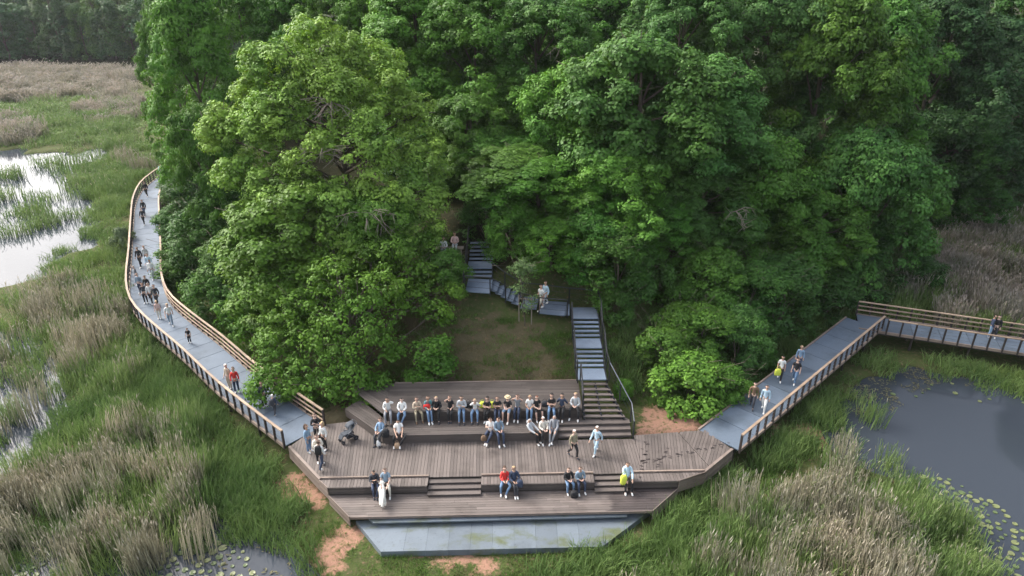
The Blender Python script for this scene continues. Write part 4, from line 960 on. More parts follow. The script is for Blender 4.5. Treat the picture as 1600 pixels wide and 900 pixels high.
# what grows where, as seen on the ground of the photograph: (kind, polygon, density)
VEG = [
 ('reedfar', [(-400, 98), (215, 108), (215, 150), (160, 158), (110, 142), (40, 160), (-400, 158)], 1.0),
 ('reedfar', [(-400, 182), (20, 184), (58, 200), (64, 226), (-400, 226)], 1.0),
 ('reedfar', [(215, 150), (215, 198), (160, 190), (120, 178), (150, 160)], .9),
 ('marsh', [(-400, 150), (215, 140), (215, 235), (-400, 230)], .5),
 ('greenreed', [(-400, 120), (30, 168), (90, 150), (140, 170), (205, 150), (215, 200), (190, 232), (60, 225), (-60, 205), (-400, 190)], .8),
 ('marsh', [(170, 236), (215, 225), (262, 245), (240, 262), (212, 300), (205, 420), (212, 470), (150, 440), (85, 440), (76, 405), (138, 390), (140, 340), (150, 280)], 1.3),
 ('greenreed', [(60, 262), (160, 246), (240, 250), (150, 340), (142, 300)], .5),
 ('reed', [(180, 232), (240, 232), (252, 252), (220, 285), (170, 262)], .5),
 ('greenreed', [(-100, 285), (120, 270), (150, 340), (60, 365), (-100, 345)], .2),
 ('marsh', [(-100, 290), (130, 285), (145, 345), (60, 360), (-100, 320)], .06),
 ('reed', [(-300, 520), (0, 500), (60, 470), (110, 455), (185, 475), (195, 540), (215, 590), (160, 600), (140, 650), (110, 600), (100, 560), (60, 500)], .6),
 ('reed', [(-300, 500), (60, 490), (100, 560), (110, 640), (60, 690), (-300, 700)], .07),
 ('greenreed', [(-400, 500), (0, 470), (70, 445), (205, 440), (235, 580), (160, 640), (120, 620), (100, 540), (60, 480)], .6),
 ('greenreed', [(-400, 470), (70, 480), (100, 560), (110, 640), (60, 700), (-300, 720)], .11),
 ('sedge', [(200, 470), (214, 478), (232, 505), (300, 572), (400, 664), (455, 712), (500, 790), (440, 850), (330, 810), (300, 700), (240, 620), (215, 560), (190, 470)], 1.6),
 ('sedge', [(150, 700), (130, 640), (160, 590), (240, 590), (300, 640), (300, 720), (200, 640)], .8),
 ('reed', [(110, 740), (200, 680), (285, 675), (310, 760), (335, 860), (300, 890), (200, 880), (80, 860), (-100, 850), (-300, 840), (-300, 790), (40, 780)], .6),
 ('greenreed', [(-300, 740), (60, 730), (200, 640), (310, 660), (340, 840), (200, 880), (-300, 880)], .7),
 ('marsh', [(-300, 840), (220, 840), (245, 1000), (100, 1100), (-300, 1100)], .75),
 ('reed', [(-300, 800), (60, 840), (330, 840), (340, 900), (150, 920), (-300, 900)], .16),
 ('marsh', [(320, 850), (400, 830), (440, 900), (360, 920)], .25),
 ('sedge', [(380, 800), (440, 790), (480, 850), (520, 890), (490, 900), (440, 850)], .7),
 ('lawn', [(455, 712), (548, 812), (596, 866), (945, 860), (1024, 800), (1148, 706), (1290, 590), (1330, 620), (1290, 700), (1180, 780), (960, 905), (860, 930), (500, 930), (470, 860), (500, 800), (470, 760)], 2.2),
 ('sedge', [(1060, 800), (1150, 712), (1230, 650), (1290, 600), (1300, 640), (1280, 690), (1250, 720), (1180, 745), (1130, 800), (1080, 850), (1010, 860)], 1.5),
 ('sedge', [(820, 905), (960, 862), (1020, 850), (1080, 800), (1120, 900), (1000, 1100), (820, 1000)], 1.3),
 ('dry', [(590, 870), (900, 866), (960, 880), (860, 925), (560, 925)], .8),
 ('reed', [(1100, 850), (1170, 800), (1230, 790), (1275, 745), (1300, 745), (1330, 790), (1390, 830), (1430, 860), (1430, 950), (1400, 1100), (900, 1100), (960, 980), (1040, 900)], .8),
 ('greenreed', [(1060, 890), (1180, 810), (1280, 770), (1380, 810), (1430, 815), (1500, 860), (1490, 1100), (880, 1100), (980, 930)], .9),
 ('marsh', [(1340, 810), (1440, 800), (1500, 840), (1490, 950), (1350, 1100), (1300, 900)], 1.0),
 ('reed', [(1290, 690), (1350, 740), (1460, 770), (1450, 800), (1330, 790)], .18),
 ('sedge', [(1275, 590), (1365, 522), (1400, 522), (1480, 535), (1600, 562), (1640, 600), (1600, 610), (1500, 590), (1430, 570), (1370, 600), (1310, 640)], .55),
 ('marsh', [(1380, 522), (1700, 570), (1700, 640), (1520, 590), (1420, 560)], .5),
 ('marsh', [(1480, 590), (1640, 590), (1640, 640), (1560, 610)], .3),
 ('reedfar', [(1430, 380), (1700, 345), (1800, 560), (1600, 528), (1420, 490), (1390, 470)], 1.5),
 ('greenreed', [(1360, 420), (1450, 350), (1800, 330), (1800, 420), (1480, 450), (1500, 495), (1600, 520), (1600, 535), (1350, 490)], .8),
 ('marsh', [(1340, 470), (1420, 400), (1470, 430), (1460, 490), (1380, 490)], 1.0),
 ('greenreed', [(1290, 720), (1400, 730), (1480, 770), (1530, 860), (1545, 930), (1440, 920), (1400, 800), (1300, 760)], .45),
 ('sedge', [(1060, 830), (1180, 760), (1300, 740), (1420, 800), (1450, 1000), (1000, 1000)], .35),
 ('sedge', [(110, 580), (240, 560), (340, 840), (-200, 900), (40, 760)], .4),
 ('marsh', [(0, 470), (210, 450), (240, 590), (150, 650), (110, 560)], .3),
 ('marsh', [(-300, 480), (90, 470), (120, 600), (100, 720), (-300, 740)], .1),
 ('greenreed', [(1290, 650), (1350, 600), (1440, 570), (1480, 600), (1400, 660), (1330, 720), (1440, 770), (1400, 800), (1300, 740)], .07),
 # hill sides
 ('lawn', [(700, 475), (760, 470), (850, 500), (892, 515), (897, 598), (870, 560), (800, 515)], 1.6),
 ('lawn', [(610, 500), (700, 480), (890, 500), (897, 598), (610, 600)], 2.0),
 ('dry', [(610, 520), (700, 490), (880, 530), (890, 598), (610, 600)], .35),
 ('sedge', [(940, 500), (1000, 470), (1120, 560), (1160, 640), (1140, 670), (1090, 650), (1010, 640), (985, 620), (950, 560)], .9),
 ('lawn', [(940, 480), (1010, 470), (1300, 480), (1340, 492), (1110, 668), (985, 640), (945, 560)], 1.6),
 ('sedge', [(1110, 668), (1150, 600), (1240, 530), (1330, 480), (1342, 488), (1300, 518)], .9),
 ('lawn', [(250, 300), (300, 300), (420, 500), (500, 600), (500, 664), (430, 618), (300, 510), (250, 460)], 1.5),
 ('sedge', [(248, 300), (270, 300), (300, 480), (400, 580), (490, 650), (430, 618), (300, 510), (250, 460)], .8),
]
rng = np.random.default_rng(3)
acc = {}
AV = [(LCS, 1.35), (RCS, 1.35)]
wk2 = [e0 - dd * 1 + nn, e0 + dd * 24 + nn]
def near_path(x, y, pts, r):
    m = np.zeros(x.shape, bool)
    for i in range(len(pts) - 1):
        a, c = pts[i], pts[i + 1]; dx, dy = c.x - a.x, c.y - a.y
        t_ = np.clip(((x - a.x) * dx + (y - a.y) * dy) / (dx * dx + dy * dy), 0, 1); m |= np.hypot(x - a.x - t_ * dx, y - a.y - t_ * dy) < r
    return m
DECKP = [(-10.4, 25.5), (-6.8, 21.3), (-5.2, 20.1), (3.7, 20.3), (6.1, 21.6), (10.1, 25.4), (9.3, 26.9), (5.8, 26.4), (3.5, 29.9), (-7.5, 30), (-9.4, 27.4)]
for kd_, poly, dens in VEG:
    hillk = kd_ in ('lawn',) or poly[0] in ((940, 500), (1110, 668), (248, 300), (610, 520))
    wp = [P(max(-900, min(2600, a)), max(96, c), -1.2) for a, c in poly]
    xa, xb = min(p.x for p in wp) - 1, max(p.x for p in wp) + 1; ya, yb = min(p.y for p in wp) - 1, max(p.y for p in wp) + 1
    if hillk: yb += 2; ya = max(26, ya - 9) if ya > 26 else ya; xa = xa * .9 if xa > 0 else xa; xb = xb * .9 if xb < 0 else xb
    A = (xb - xa) * (yb - ya); n = int(min(A * 4.2, 400000))
    x = rng.uniform(xa, xb, n); y = rng.uniform(ya, yb, n)
    z = terr(x, y) if hillk else np.full(n, -1.2)
    px, py = proj(x, y, z)
    jx = px + (vnoise(x, y, 1.7) - .5) * 36; jy = py + (vnoise(x + 31, y, 1.5) - .5) * 26
    dist = np.hypot(x, y); fall = np.clip((34 / dist) ** 1.7, .05, 1)
    s = 1 / np.sqrt(fall)
    vn = vnoise(x + 13 * len(poly), y, 2.6) * .6 + vnoise(x, y + 7 * len(poly), .9) * .4
    patch = np.clip((vn - .28) * 3.2, .04, 1.5) if kd_ in ('reed', 'greenreed', 'reedfar', 'marsh') else np.clip(.35 + 1.1 * vn, 0, 1)
    keep = inpoly(jx, jy, poly) & (rng.random(n) < dens * fall * patch * 3.6 / 4.2)
    if not hillk and kd_ != 'lawn': keep &= sdist(x, y, HILL) < 1.5
    keep &= (px > -160) & (px < 1760) & (py < 1010)
    x, y, s = x[keep], y[keep], s[keep]
    k2 = ~inpoly(x, y, DECKP) & ~near_path(x, y, AV[0][0], 1.25) & ~near_path(x, y, AV[1][0], 1.25) & ~near_path(x, y, wk2, 1.3) & ~near_path(x, y, [Vector(q_) for q_ in STAIR], .9)
    x, y, s = x[k2], y[k2], s[k2]
    z = np.maximum(terr(x, y), -1.36)
    if kd_ in ('sedge', 'marsh', 'dry'):     # land plants fade out over open water
        pass
    fp, fq = proj(x, y, z); so_ = np.zeros(len(x), bool)
    for p in SOIL: so_ |= inpoly(fp, fq, p)
    ok_ = ~so_ | (rng.random(len(x)) < .1)
    x, y, z, s = x[ok_], y[ok_], z[ok_], s[ok_]
    acc.setdefault(kd_, []).append((x, y, z, s))
NAMES = {'sedge': ('sedge', 'bright green sedge growing thick beside the boardwalks'), 'marsh': ('marsh_grass', 'mid-green marsh grass on the wet ground'),
         'reed': ('dry_reeds', 'tall tan dry reeds with feathery plumes'), 'reedfar': ('far_reeds', 'pinkish-tan reed beds in the distance'),
         'greenreed': ('green_reeds', 'young green reeds mixed among the dry ones'), 'lawn': ('short_grass', 'short green grass on the banks and slope'), 'dry': ('dry_grass', 'thin straw-coloured grass on bare patches')}
for k_, L_ in acc.items():
    x, y, z, s = [np.concatenate([a[i] for a in L_]) for i in range(4)]; n = len(x)
    rot = np.stack([rng.normal(.03, .06, n), rng.normal(.04, .06, n), rng.uniform(0, 6.28, n)], 1)
    hz = rng.uniform(.65, 1.15, n) * (.62 + .6 * vnoise(x, y, 2.0))
    scatter(NAMES[k_][0], NAMES[k_][1], CC[k_], np.stack([x, y, z - .02], 1), rot, np.stack([s, s, hz], 1))
    print('scatter', k_, n)
# lily pads, each one a thing
M_pad = [simple('lily_pad_green', (.09, .125, .045), .4, 0, .3, 3), simple('lily_pad_yellow', (.155, .175, .07), .4, 0, .3, 3)]
def pad_mesh(r, m):
    n = 12; pts = [(r * math.cos(a), r * math.sin(a) * .9) for a in [.25 + i * (6.283 - .5) / (n - 1) for i in range(n)]] + [(r * .15, 0)]
    mb = MB(); b = len(pts); mb.v = [(x, y, .012 + .02 * ((x * x + y * y) / r / r) ** 3) for x, y in pts] + [(x, y, 0) for x, y in pts]
    mb.face(tuple(range(b))); mb.face(tuple(range(b, 2 * b))[::-1])
    for i in range(b): mb.face((i, b + i, b + (i + 1) % b, (i + 1) % b))
    return mb.mesh('lily_pad', m)
PM = [pad_mesh(.17, M_pad[0]), pad_mesh(.2, M_pad[1]), pad_mesh(.13, M_pad[0]), pad_mesh(.16, M_pad[1])]
rg = random.Random(9)
for poly, n, lab, grp in (([(1440, 745), (1490, 750), (1560, 790), (1620, 850), (1640, 910), (1500, 910), (1490, 850), (1440, 800)], 150, 'round yellow-green lily pad floating on the right pond', 'lily pads on the right pond'),
                          ([(1380, 620), (1440, 590), (1560, 600), (1640, 640), (1640, 660), (1500, 620), (1420, 640)], 14, 'small lily pad near the weedy far shore of the right pond', 'lily pads near the far shore of the right pond'),
                          ([(225, 855), (290, 835), (380, 860), (400, 905), (230, 905)], 85, 'pale lily pad on the dark pool at the lower left', 'lily pads on the lower left pool'),
                          ([(-20, 850), (60, 855), (100, 880), (60, 905), (-20, 905)], 18, 'lily pad among reeds at the bottom left corner', 'lily pads at the bottom left corner')):
    k = 0; tries = 0; us = []
    while k < n and tries < 6000:
        tries += 1; px = rg.uniform(min(p[0] for p in poly), max(p[0] for p in poly)); py = rg.uniform(min(p[1] for p in poly), max(p[1] for p in poly))
        if not inpoly(np.array([px]), np.array([py]), poly)[0]: continue
        q = P(px, py, WL + .006)
        if any((q - u).length < .3 for u in us) or float(terr(np.array([q.x]), np.array([q.y]))[0]) > WL - .1: continue
        us.append(q); o = link('lily_pad', rg.choice(PM)); o.location = q; o.rotation_euler = (0, 0, rg.uniform(0, 6.28)); s = rg.uniform(.45, .95); o.scale = (s, s, 1)
        tag(o, lab, 'lily pad', grp); k += 1
# floating weed mats
fm = MB(); rg = random.Random(12)
for poly, n in (([(1275, 600), (1340, 560), (1440, 560), (1470, 600), (1400, 640), (1330, 650), (1290, 670)], 2600), ([(1440, 560), (1600, 585), (1640, 600), (1600, 620), (1480, 600)], 600), ([(330, 860), (470, 850), (500, 900), (350, 905)], 160)):
    k = 0
    while k < n:
        px = rg.uniform(min(p[0] for p in poly), max(p[0] for p in poly)); py = rg.uniform(min(p[1] for p in poly), max(p[1] for p in poly)); k += 1
        if not inpoly(np.array([px]), np.array([py]), poly)[0]: continue
        q = P(px, py, WL)
        if hash2(round(q.x * 1.3), round(q.y * 1.3)) < .35: continue
        a = rg.uniform(0, 6.28); r = rg.uniform(.04, .11); zz = WL + rg.uniform(.005, .05); b = len(fm.v)
        fm.v += [(q.x + r * math.cos(a), q.y + r * math.sin(a), zz), (q.x + r * .4 * math.cos(a + 1.57), q.y + r * .4 * math.sin(a + 1.57), zz + .02), (q.x - r * math.cos(a), q.y - r * math.sin(a), zz), (q.x + r * .4 * math.cos(a - 1.57), q.y + r * .4 * math.sin(a - 1.57), zz + .01)]
        fm.face((b, b + 1, b + 2, b + 3))
tag(fm.obj('floating_weed', simple('weed', (.10, .095, .04), .7, 0, .5, 2)), 'brownish mat of floating water weed along the pond shores', 'water weed', kind='stuff')

# ------------------------------------------------------------------ people
_mc = {}
def cloth(name, col, rough=.8):
    k = tuple(round(c, 3) for c in col)
    if k not in _mc: _mc[k] = simple(name, col, rough, 0, .12, 14)
    return _mc[k]
SKINS = [cloth('skin', (.52, .33, .25), .55), cloth('skin', (.45, .28, .20), .55), cloth('skin', (.58, .39, .31), .55)]
HAIRC = {'brown': (.07, .04, .025), 'dark': (.018, .014, .012), 'blond': (.36, .26, .14), 'grey': (.38, .37, .36), 'white': (.62, .61, .59), 'red': (.16, .06, .03)}
COL = {'white': (.72, .72, .70), 'black': (.018, .018, .020), 'dark': (.04, .042, .05), 'jeans': (.12, .20, .32), 'navy': (.035, .05, .09), 'grey': (.22, .23, .25), 'lgrey': (.42, .44, .46),
       'red': (.62, .035, .03), 'teal': (.08, .22, .24), 'beige': (.46, .38, .29), 'brown': (.16, .10, .06), 'denim': (.20, .30, .42), 'lblue': (.42, .56, .66), 'bluegrey': (.20, .27, .34),
       'cream': (.62, .58, .50), 'yellow': (.62, .68, .08), 'khaki': (.26, .23, .16), 'tan': (.40, .27, .17), 'stripe': (.5, .5, .5), 'pink': (.6, .42, .38), 'skin': (.52, .33, .25)}
def build_skel(p):
    "joints of one figure, facing -Y, origin on the floor between the feet (or below the seat edge)"
    V3 = Vector; k = p.get('h', 1.72) / 1.72; sit = p['pose'].startswith('sit'); rg = random.Random(p['seed'])
    k *= .88; J = {}; E_ = []; pose = p['pose']; lean = p.get('lean', 0.0)
    pelz = .60 if sit else .93
    pel = V3((0, .16 if sit else 0, pelz)); 
    if pose == 'crouch': pel = V3((0, .15, .5)); 
    ca, sa_ = math.cos(lean), math.sin(lean)
    def T(x, y, z): return pel + V3((x, y * ca - z * sa_, z * ca + y * sa_))
    N = []; R = []; tags = []
    def add(v, r, t, par):
        N.append(v * k); R.append(r * k); tags.append(t)
        if par is not None: E_.append((par, len(N) - 1))
        return len(N) - 1
    f = p.get('fem', 0); sw = .145 if f else .168
    i0 = add(pel, .125, 'hip', None); i1 = add(T(0, .01, .16), .105 if f else .12, 'torso', i0); i2 = add(T(0, .0, .34), .125 if f else .14, 'torso', i1)
    i3 = add(T(0, 0, .46), .082, 'torso', i2); i4 = add(T(0, -.005, .555), .048, 'neck', i3)
    nod = p.get('nod', 0.0); hd = V3((0, -.02 - math.sin(nod + lean * .5) * .12, math.cos(nod) * .1))
    i5 = add(T(0, -.012, .61), .068, 'head', i4); i6 = add(N[i4] / k + hd * 1.05 + V3((0, 0, .045)), .100, 'head', i5); i7 = add(N[i4] / k + hd * 1.75 + V3((0, 0, .04)), .078, 'head', i6)
    head = (N[i6] / k, hd.normalized())
    arms = p.get('arms', 'lap')
    for s in (-1, 1):
        sh = T(s * sw, 0, .42)
        if arms == 'lap': el = T(s * (sw + .07), -.08, .17); wr = pel + V3((s * .09, -.30, .17))
        elif arms == 'fold': el = T(s * (sw + .07), -.12, .18); wr = T(-s * .06, -.2, .26 + .03 * s)
        elif arms == 'phone': el = T(s * (sw + .05), -.10, .17); wr = T(s * .06, -.30, .30)
        elif arms == 'back': el = T(s * (sw + .10), .12, .18); wr = pel + V3((s * .3, .28, .05))
        elif arms == 'raise': el = T(s * (sw + .12), -.12, .52) if s == p.get('rs', 1) or p.get('both') else T(s * (sw + .06), -.06, .17); wr = T(s * .08, -.1, .62) if s == p.get('rs', 1) or p.get('both') else T(s * .1, -.25, .14)
        elif arms == 'knees': el = T(s * (sw + .05), -.12, .16); wr = pel + V3((s * .14, -.42, .10))
        else:
            sg = s * (1 if arms == 'swing' else .2) * p.get('gait', 1); el = T(s * (sw + .06), .03 + .10 * sg, .14); wr = T(s * (sw + .07), -.08 + .2 * sg, -.08)
        a1 = add(sh, .062, 'uarm', i3); a2 = add(el, .042, 'uarm', a1); a3 = add(wr, .027, 'farm', a2)
        d = (wr - el).normalized(); side = V3((-s * 1.0, 0, 0)); side = (side - d * side.dot(d)).normalized(); nrm = d.cross(side)
        pm = wr + d * .055; a4 = add(pm, .030, 'hand', a3)
        for q in range(4):
            b0 = pm + side * (.024 - .016 * q) + d * .03; ln = (.045, .052, .048, .038)[q]; cu = nrm * s * .022
            c1 = add(b0, .0105, 'hand', a4); c2 = add(b0 + d * ln * .6 + cu * .5, .0095, 'hand', c1); add(b0 + d * ln + cu * 1.6, .008, 'hand', c2)
        t1_ = add(wr + d * .03 + side * .035, .012, 'hand', a4); add(wr + d * .065 + side * .058, .0095, 'hand', t1_)
    gait = p.get('gait', 1); wd = p.get('wide', .0)
    for s in (-1, 1):
        hp = pel + V3((s * .085, 0, -.03))
        if sit:
            ext = p.get('ext', .0); kn = pel + V3((s * (.10 + wd), -.42, -.03 + .02 * rg.random())); an = V3((s * (.09 + wd * 1.1) + rg.uniform(-.02, .02), kn.y - .02 - ext + rg.uniform(-.05, .05), .08))
            if p.get('cross') and s == 1: an = V3((-.02, kn.y - .12, .14))
        elif pose == 'crouch': kn = pel + V3((s * .14, -.36, .02)); an = V3((s * .12, -.18, .08))
        elif pose == 'walk':
            g = s * gait; kn = pel + V3((s * .09, -.10 - .14 * g, -.43)); an = V3((s * .085, .03 - .26 * g, .09 if g > 0 else .15))
        else: kn = pel + V3((s * (.095 + wd * .5), -.02, -.43)); an = V3((s * (.10 + wd), .02, .085))
        l1 = add(hp, .095, 'thigh', i0); l2 = add(kn, .060, 'thigh', l1); l3 = add((kn + an) / 2 + V3((0, .015, .04)), .052, 'shin', l2); l4 = add(an, .038, 'shin', l3)
        l5 = add(an + V3((0, -.07, -.045)), .038, 'foot', l4); add(an + V3((s * .015, -.175, -.055)), .030, 'foot', l5)
        if not sit or True:
            h_ = add(an + V3((0, .035, -.045)), .032, 'foot', l4)
    return N, E_, R, tags, head, k
def figure_data(people):
    tmp = []; col = bpy.data.collections.new('tmp'); C.children.link(col)
    for p in people:
        N, E_, R, tags, head, k = build_skel(p)
        me = bpy.data.meshes.new('t'); me.from_pydata([tuple(v) for v in N], E_, [])
        o = bpy.data.objects.new('t', me); col.objects.link(o)
        m = o.modifiers.new('s', 'SKIN'); m.use_smooth_shade = True; m.branch_smoothing = .3
        if not me.skin_vertices: me.skin_vertices_add() if hasattr(me, 'skin_vertices_add') else None
        tmp.append((o, N, E_, R, tags, head, k))
    return tmp, col
def skin_eval(people):
    tmp, col = figure_data(people)
    for o, N, E_, R, tags, head, k in tmp:
        if not o.data.skin_vertices:
            bpy.context.view_layer.objects.active = o
            with bpy.context.temp_override(object=o, active_object=o): bpy.ops.mesh.customdata_skin_add()
        sv = o.data.skin_vertices[0].data
        for i, r in enumerate(R): sv[i].radius = (r, r * (.78 if tags[i] == 'torso' else .9 if tags[i] == 'hip' else 1)); sv[i].use_root = (i == 0)
        s = o.modifiers.new('u', 'SUBSURF'); s.levels = 1; s.render_levels = 1
    dg = bpy.context.evaluated_depsgraph_get(); dg.update(); res = []
    for o, N, E_, R, tags, head, k in tmp:
        ev = o.evaluated_get(dg); m = ev.to_mesh()
        nv = len(m.vertices); v = np.empty(nv * 3); m.vertices.foreach_get('co', v); n_ = np.empty(nv * 3); m.vertices.foreach_get('normal', n_)
        fs = [tuple(p.vertices) for p in m.polygons]; ev.to_mesh_clear()
        v = v.reshape(-1, 3); n_ = n_.reshape(-1, 3)
        best = np.full(nv, 1e9); lab = np.zeros(nv, int); par = np.zeros(nv)
        for j, (a, c) in enumerate(E_):
            A, B_ = np.array(N[a]), np.array(N[c]); d = B_ - A; t_ = np.clip(((v - A) @ d) / max(1e-9, d @ d), 0, 1)
            q = np.linalg.norm(v - A - t_[:, None] * d, axis=1) - (R[a] * (1 - t_) + R[c] * t_)
            u = q < best; best[u] = q[u]; lab[u] = j; par[u] = t_[u]
        names = [tags[c] for a, c in E_]
        res.append((v, n_, fs, np.array(names)[lab], par, np.array([c for a, c in E_])[lab], head, k, E_, tags))
    for o, *_ in tmp: bpy.data.objects.remove(o)
    bpy.data.collections.remove(col)
    return res
def shell(name, v, n_, fs, mask, off, m, parent):
    vi = np.nonzero(mask)[0]; use = [f for f in fs if all(mask[i] for i in f)]
    if not use: return None
    ids = sorted({i for f in use for i in f}); mp = {a: b for b, a in enumerate(ids)}
    o_ = off if np.isscalar(off) else off[ids][:, None]
    me = bpy.data.meshes.new(name); me.from_pydata([tuple(c) for c in (v[ids] + n_[ids] * o_)], [], [tuple(mp[i] for i in f) for f in use])
    me.materials.append(m); me.polygons.foreach_set('use_smooth', [True] * len(use)); me.update()
    return link(name, me, parent)
def make_person(p, D):
    v, n_, fs, lab, par, ci, (hc, hd), k, E_, tags = D
    e = empty('person', p['loc'], p.get('rz', 0), label=p['label'], cat='person', group=p.get('group'))
    e.rotation_euler = (0, 0, p.get('rz', 0)); sk = SKINS[p['seed'] % 3]
    me = bpy.data.meshes.new('body'); me.from_pydata([tuple(c) for c in v], [], fs); me.materials.append(sk)
    me.polygons.foreach_set('use_smooth', [True] * len(fs)); me.update(); link('body', me, e)
    top = np.isin(lab, ['torso', 'uarm']) | ((lab == 'hip'))
    if p.get('sleeve', 1): top |= (lab == 'farm') & (par < .85)
    elif True: top &= ~((lab == 'uarm') & (par > .62) & np.isin(ci, [c for (a, c) in E_ if tags[c] == 'uarm' and tags[a] == 'uarm']))
    shell('jacket' if p.get('jacket') else 'shirt', v, n_, fs, top, .020 if p.get('jacket') else .013, cloth('cloth_' + p['top'], COL[p['top']]), e)
    leg = np.isin(lab, ['thigh', 'hip']); 
    if not p.get('shorts'): leg |= (lab == 'shin')
    shell('shorts' if p.get('shorts') else 'trousers', v, n_, fs, leg, .010, cloth('cloth_' + p['legs'], COL[p['legs']]), e)
    shell('shoes', v, n_, fs, lab == 'foot', .010, cloth('shoe_' + p.get('shoes', 'white'), COL[p.get('shoes', 'white')]), e)
    h3 = np.array(hc) * k; hx = (v - h3) / k
    hair = (lab == 'head') & ((hx[:, 2] > .035) | (hx[:, 1] > -.005) & (hx[:, 2] > -.07))
    hm = cloth('hair_' + p['hair'], HAIRC[p['hair']])
    shell('hair', v, n_, fs, hair, .016, hm, e)
    if p.get('long'):
        MB().tube([Vector((0, .045, .07)) + hc, Vector((0, .10, -.03)) + hc, Vector((0, .12, -.16)) + hc, Vector((0, .11, -.27)) + hc], [.075, .085, .07, .03], 8).obj('long_hair', hm, e, True).scale = (k, k, k)
    fm_ = MB()
    for s in (-1, 1): fm_.ball(Vector(hc) + Vector((s * .033, -.098, .008)), (.012, .006, .008), 6, 4)
    fm_.box(Vector(hc) + Vector((0, -.096, -.045)), (.042, .01, .008)); fm_.obj('eyes_and_mouth', cloth('eye', (.05, .025, .02)), e).scale = (k, k, k)
    nm = MB(); nm.ball(Vector(hc) + Vector((0, -.108, -.015)), (.013, .018, .022), 6, 4)
    for s in (-1, 1): nm.ball(Vector(hc) + Vector((s * .102, .0, -.005)), (.012, .02, .03), 6, 4)
    nm.obj('nose_and_ears', sk, e, True).scale = (k, k, k)
    if p.get('hat'): 
        hb = MB(); hb.tube([hc + Vector((0, 0, .045)), hc + Vector((0, 0, .05)), hc + Vector((0, 0, .06)), hc + Vector((0, 0, .125)), hc + Vector((0, 0, .13))], [.17, .175, .112, .1, .05], 12); hb.obj('sun_hat', cloth('straw', (.55, .45, .28)), e).scale = (k, k, k)
    return e
PP = []
def per(label, loc, pose, top, legs, hair, rz=0, **k):
    k.update(label=label, loc=tuple(loc), pose=pose, top=top, legs=legs, hair=hair, rz=rz, seed=len(PP) + 1); PP.append(k)
def seat_at(px, row):
    if row == 2: Y, z0 = T2Y, .45
    elif row == 1: Y, z0 = T1Y, 0
    else: Y, z0 = SEATY, -.43
    x = X(px, Y, z0 + .7); return (x, yat(Y, x) , z0 + (.0 if row else -.0))
G2 = 'people seated along the upper tier'; G1 = 'people seated on the lower tier'; G0 = 'people seated on the front ledge'; GL = 'people on the left boardwalk'; GR = 'people on the right boardwalk'; GT = 'people standing at the left end of the terrace'
def row(r, px, *a, **k):
    lab, top, legs, hair = a; per(lab, seat_at(px, r), 'sit', top, legs, hair, rz=k.pop('rz', 0), group=(G0, G1, G2)[r], **k)
    g = random.Random(len(PP) * 5); p = PP[-1]; p['rz'] += g.uniform(-.38, .38); p['lean'] = p.get('lean', 0) + g.uniform(-.16, .12); p['nod'] = p.get('nod', 0) + g.uniform(-.1, .35); p['h'] = p.get('h', 1.72) * g.uniform(.94, 1.05); p['wide'] = p.get('wide', 0) + g.uniform(-.04, .08); p['ext'] = p.get('ext', 0) + g.uniform(-.06, .14)
    p['loc'] = (p['loc'][0] + g.uniform(-.04, .04), p['loc'][1] + g.uniform(-.04, .08), p['loc'][2])
    if g.random() < .25: p['cross'] = 1
row(2, 608, 'person in a white patterned top and grey trousers, leftmost on the upper tier', 'white', 'grey', 'dark', arms='raise', lean=.05, rs=1, shoes='black')
row(2, 628, 'dark-haired person in white shirt and jeans leaning forward, second from left, upper tier', 'white', 'jeans', 'dark', arms='lap', lean=-.25, nod=.4, wide=.04, cross=1)
row(2, 652, 'person in beige top and khaki trousers sitting with arms folded under the leaves', 'beige', 'khaki', 'brown', arms='fold', shoes='brown')
row(2, 669, 'person in a teal top with a red bag on the lap', 'teal', 'jeans', 'brown', arms='lap', fem=1)
row(2, 683, 'bald-looking fair person dressed fully in black on the upper tier', 'black', 'black', 'blond', arms='lap', h=1.85, shoes='dark', jacket=1)
row(2, 703, 'person in black raising one arm to the head', 'black', 'black', 'brown', arms='raise', rs=-1, sleeve=0, fem=1, shoes='dark')
row(2, 721, 'dark-haired person in grey tee and jeans with arms folded, beside the black bag', 'lgrey', 'jeans', 'dark', arms='fold', wide=.03, shoes='dark')
row(2, 743, 'fair-haired person in white blouse and blue jeans, upper tier', 'white', 'jeans', 'blond', arms='back', fem=1, lean=.15, shoes='dark')
row(2, 761, 'person all in black sitting in front of the yellow-green bag', 'black', 'black', 'dark', arms='fold', sleeve=0, fem=1, long=1)
row(2, 778, 'person in a black tee and jeans with bare forearms folded, left of the straw hat', 'black', 'navy', 'brown', arms='fold', sleeve=0)
row(2, 793, 'person in a straw sun hat, black tee and denim shorts', 'black', 'denim', 'brown', arms='lap', sleeve=0, shorts=1, hat=1, fem=1)
row(2, 807, 'person in grey tee with both arms raised beside the straw hat', 'grey', 'navy', 'brown', arms='raise', both=1, sleeve=0)
row(2, 828, 'blond person in a bright white tee and jeans, right half of the upper tier', 'white', 'jeans', 'blond', arms='lap', sleeve=0, fem=1)
row(2, 840, 'person in black top and shorts with bare legs stretched out', 'black', 'black', 'red', arms='lap', sleeve=0, shorts=1, ext=.08, fem=1)
row(2, 862, 'dark-haired person in black sleeveless top and jeans, third from the right end', 'black', 'jeans', 'dark', arms='fold', sleeve=0, long=1, fem=1)
row(2, 878, 'person in dark blue top and black trousers, second from right end of the upper tier', 'navy', 'black', 'dark', arms='back', fem=1, long=1)
row(2, 898, 'person in pale waistcoat and black trousers with knees apart at the right end', 'lgrey', 'black', 'blond', arms='lap', wide=.14, lean=-.1)
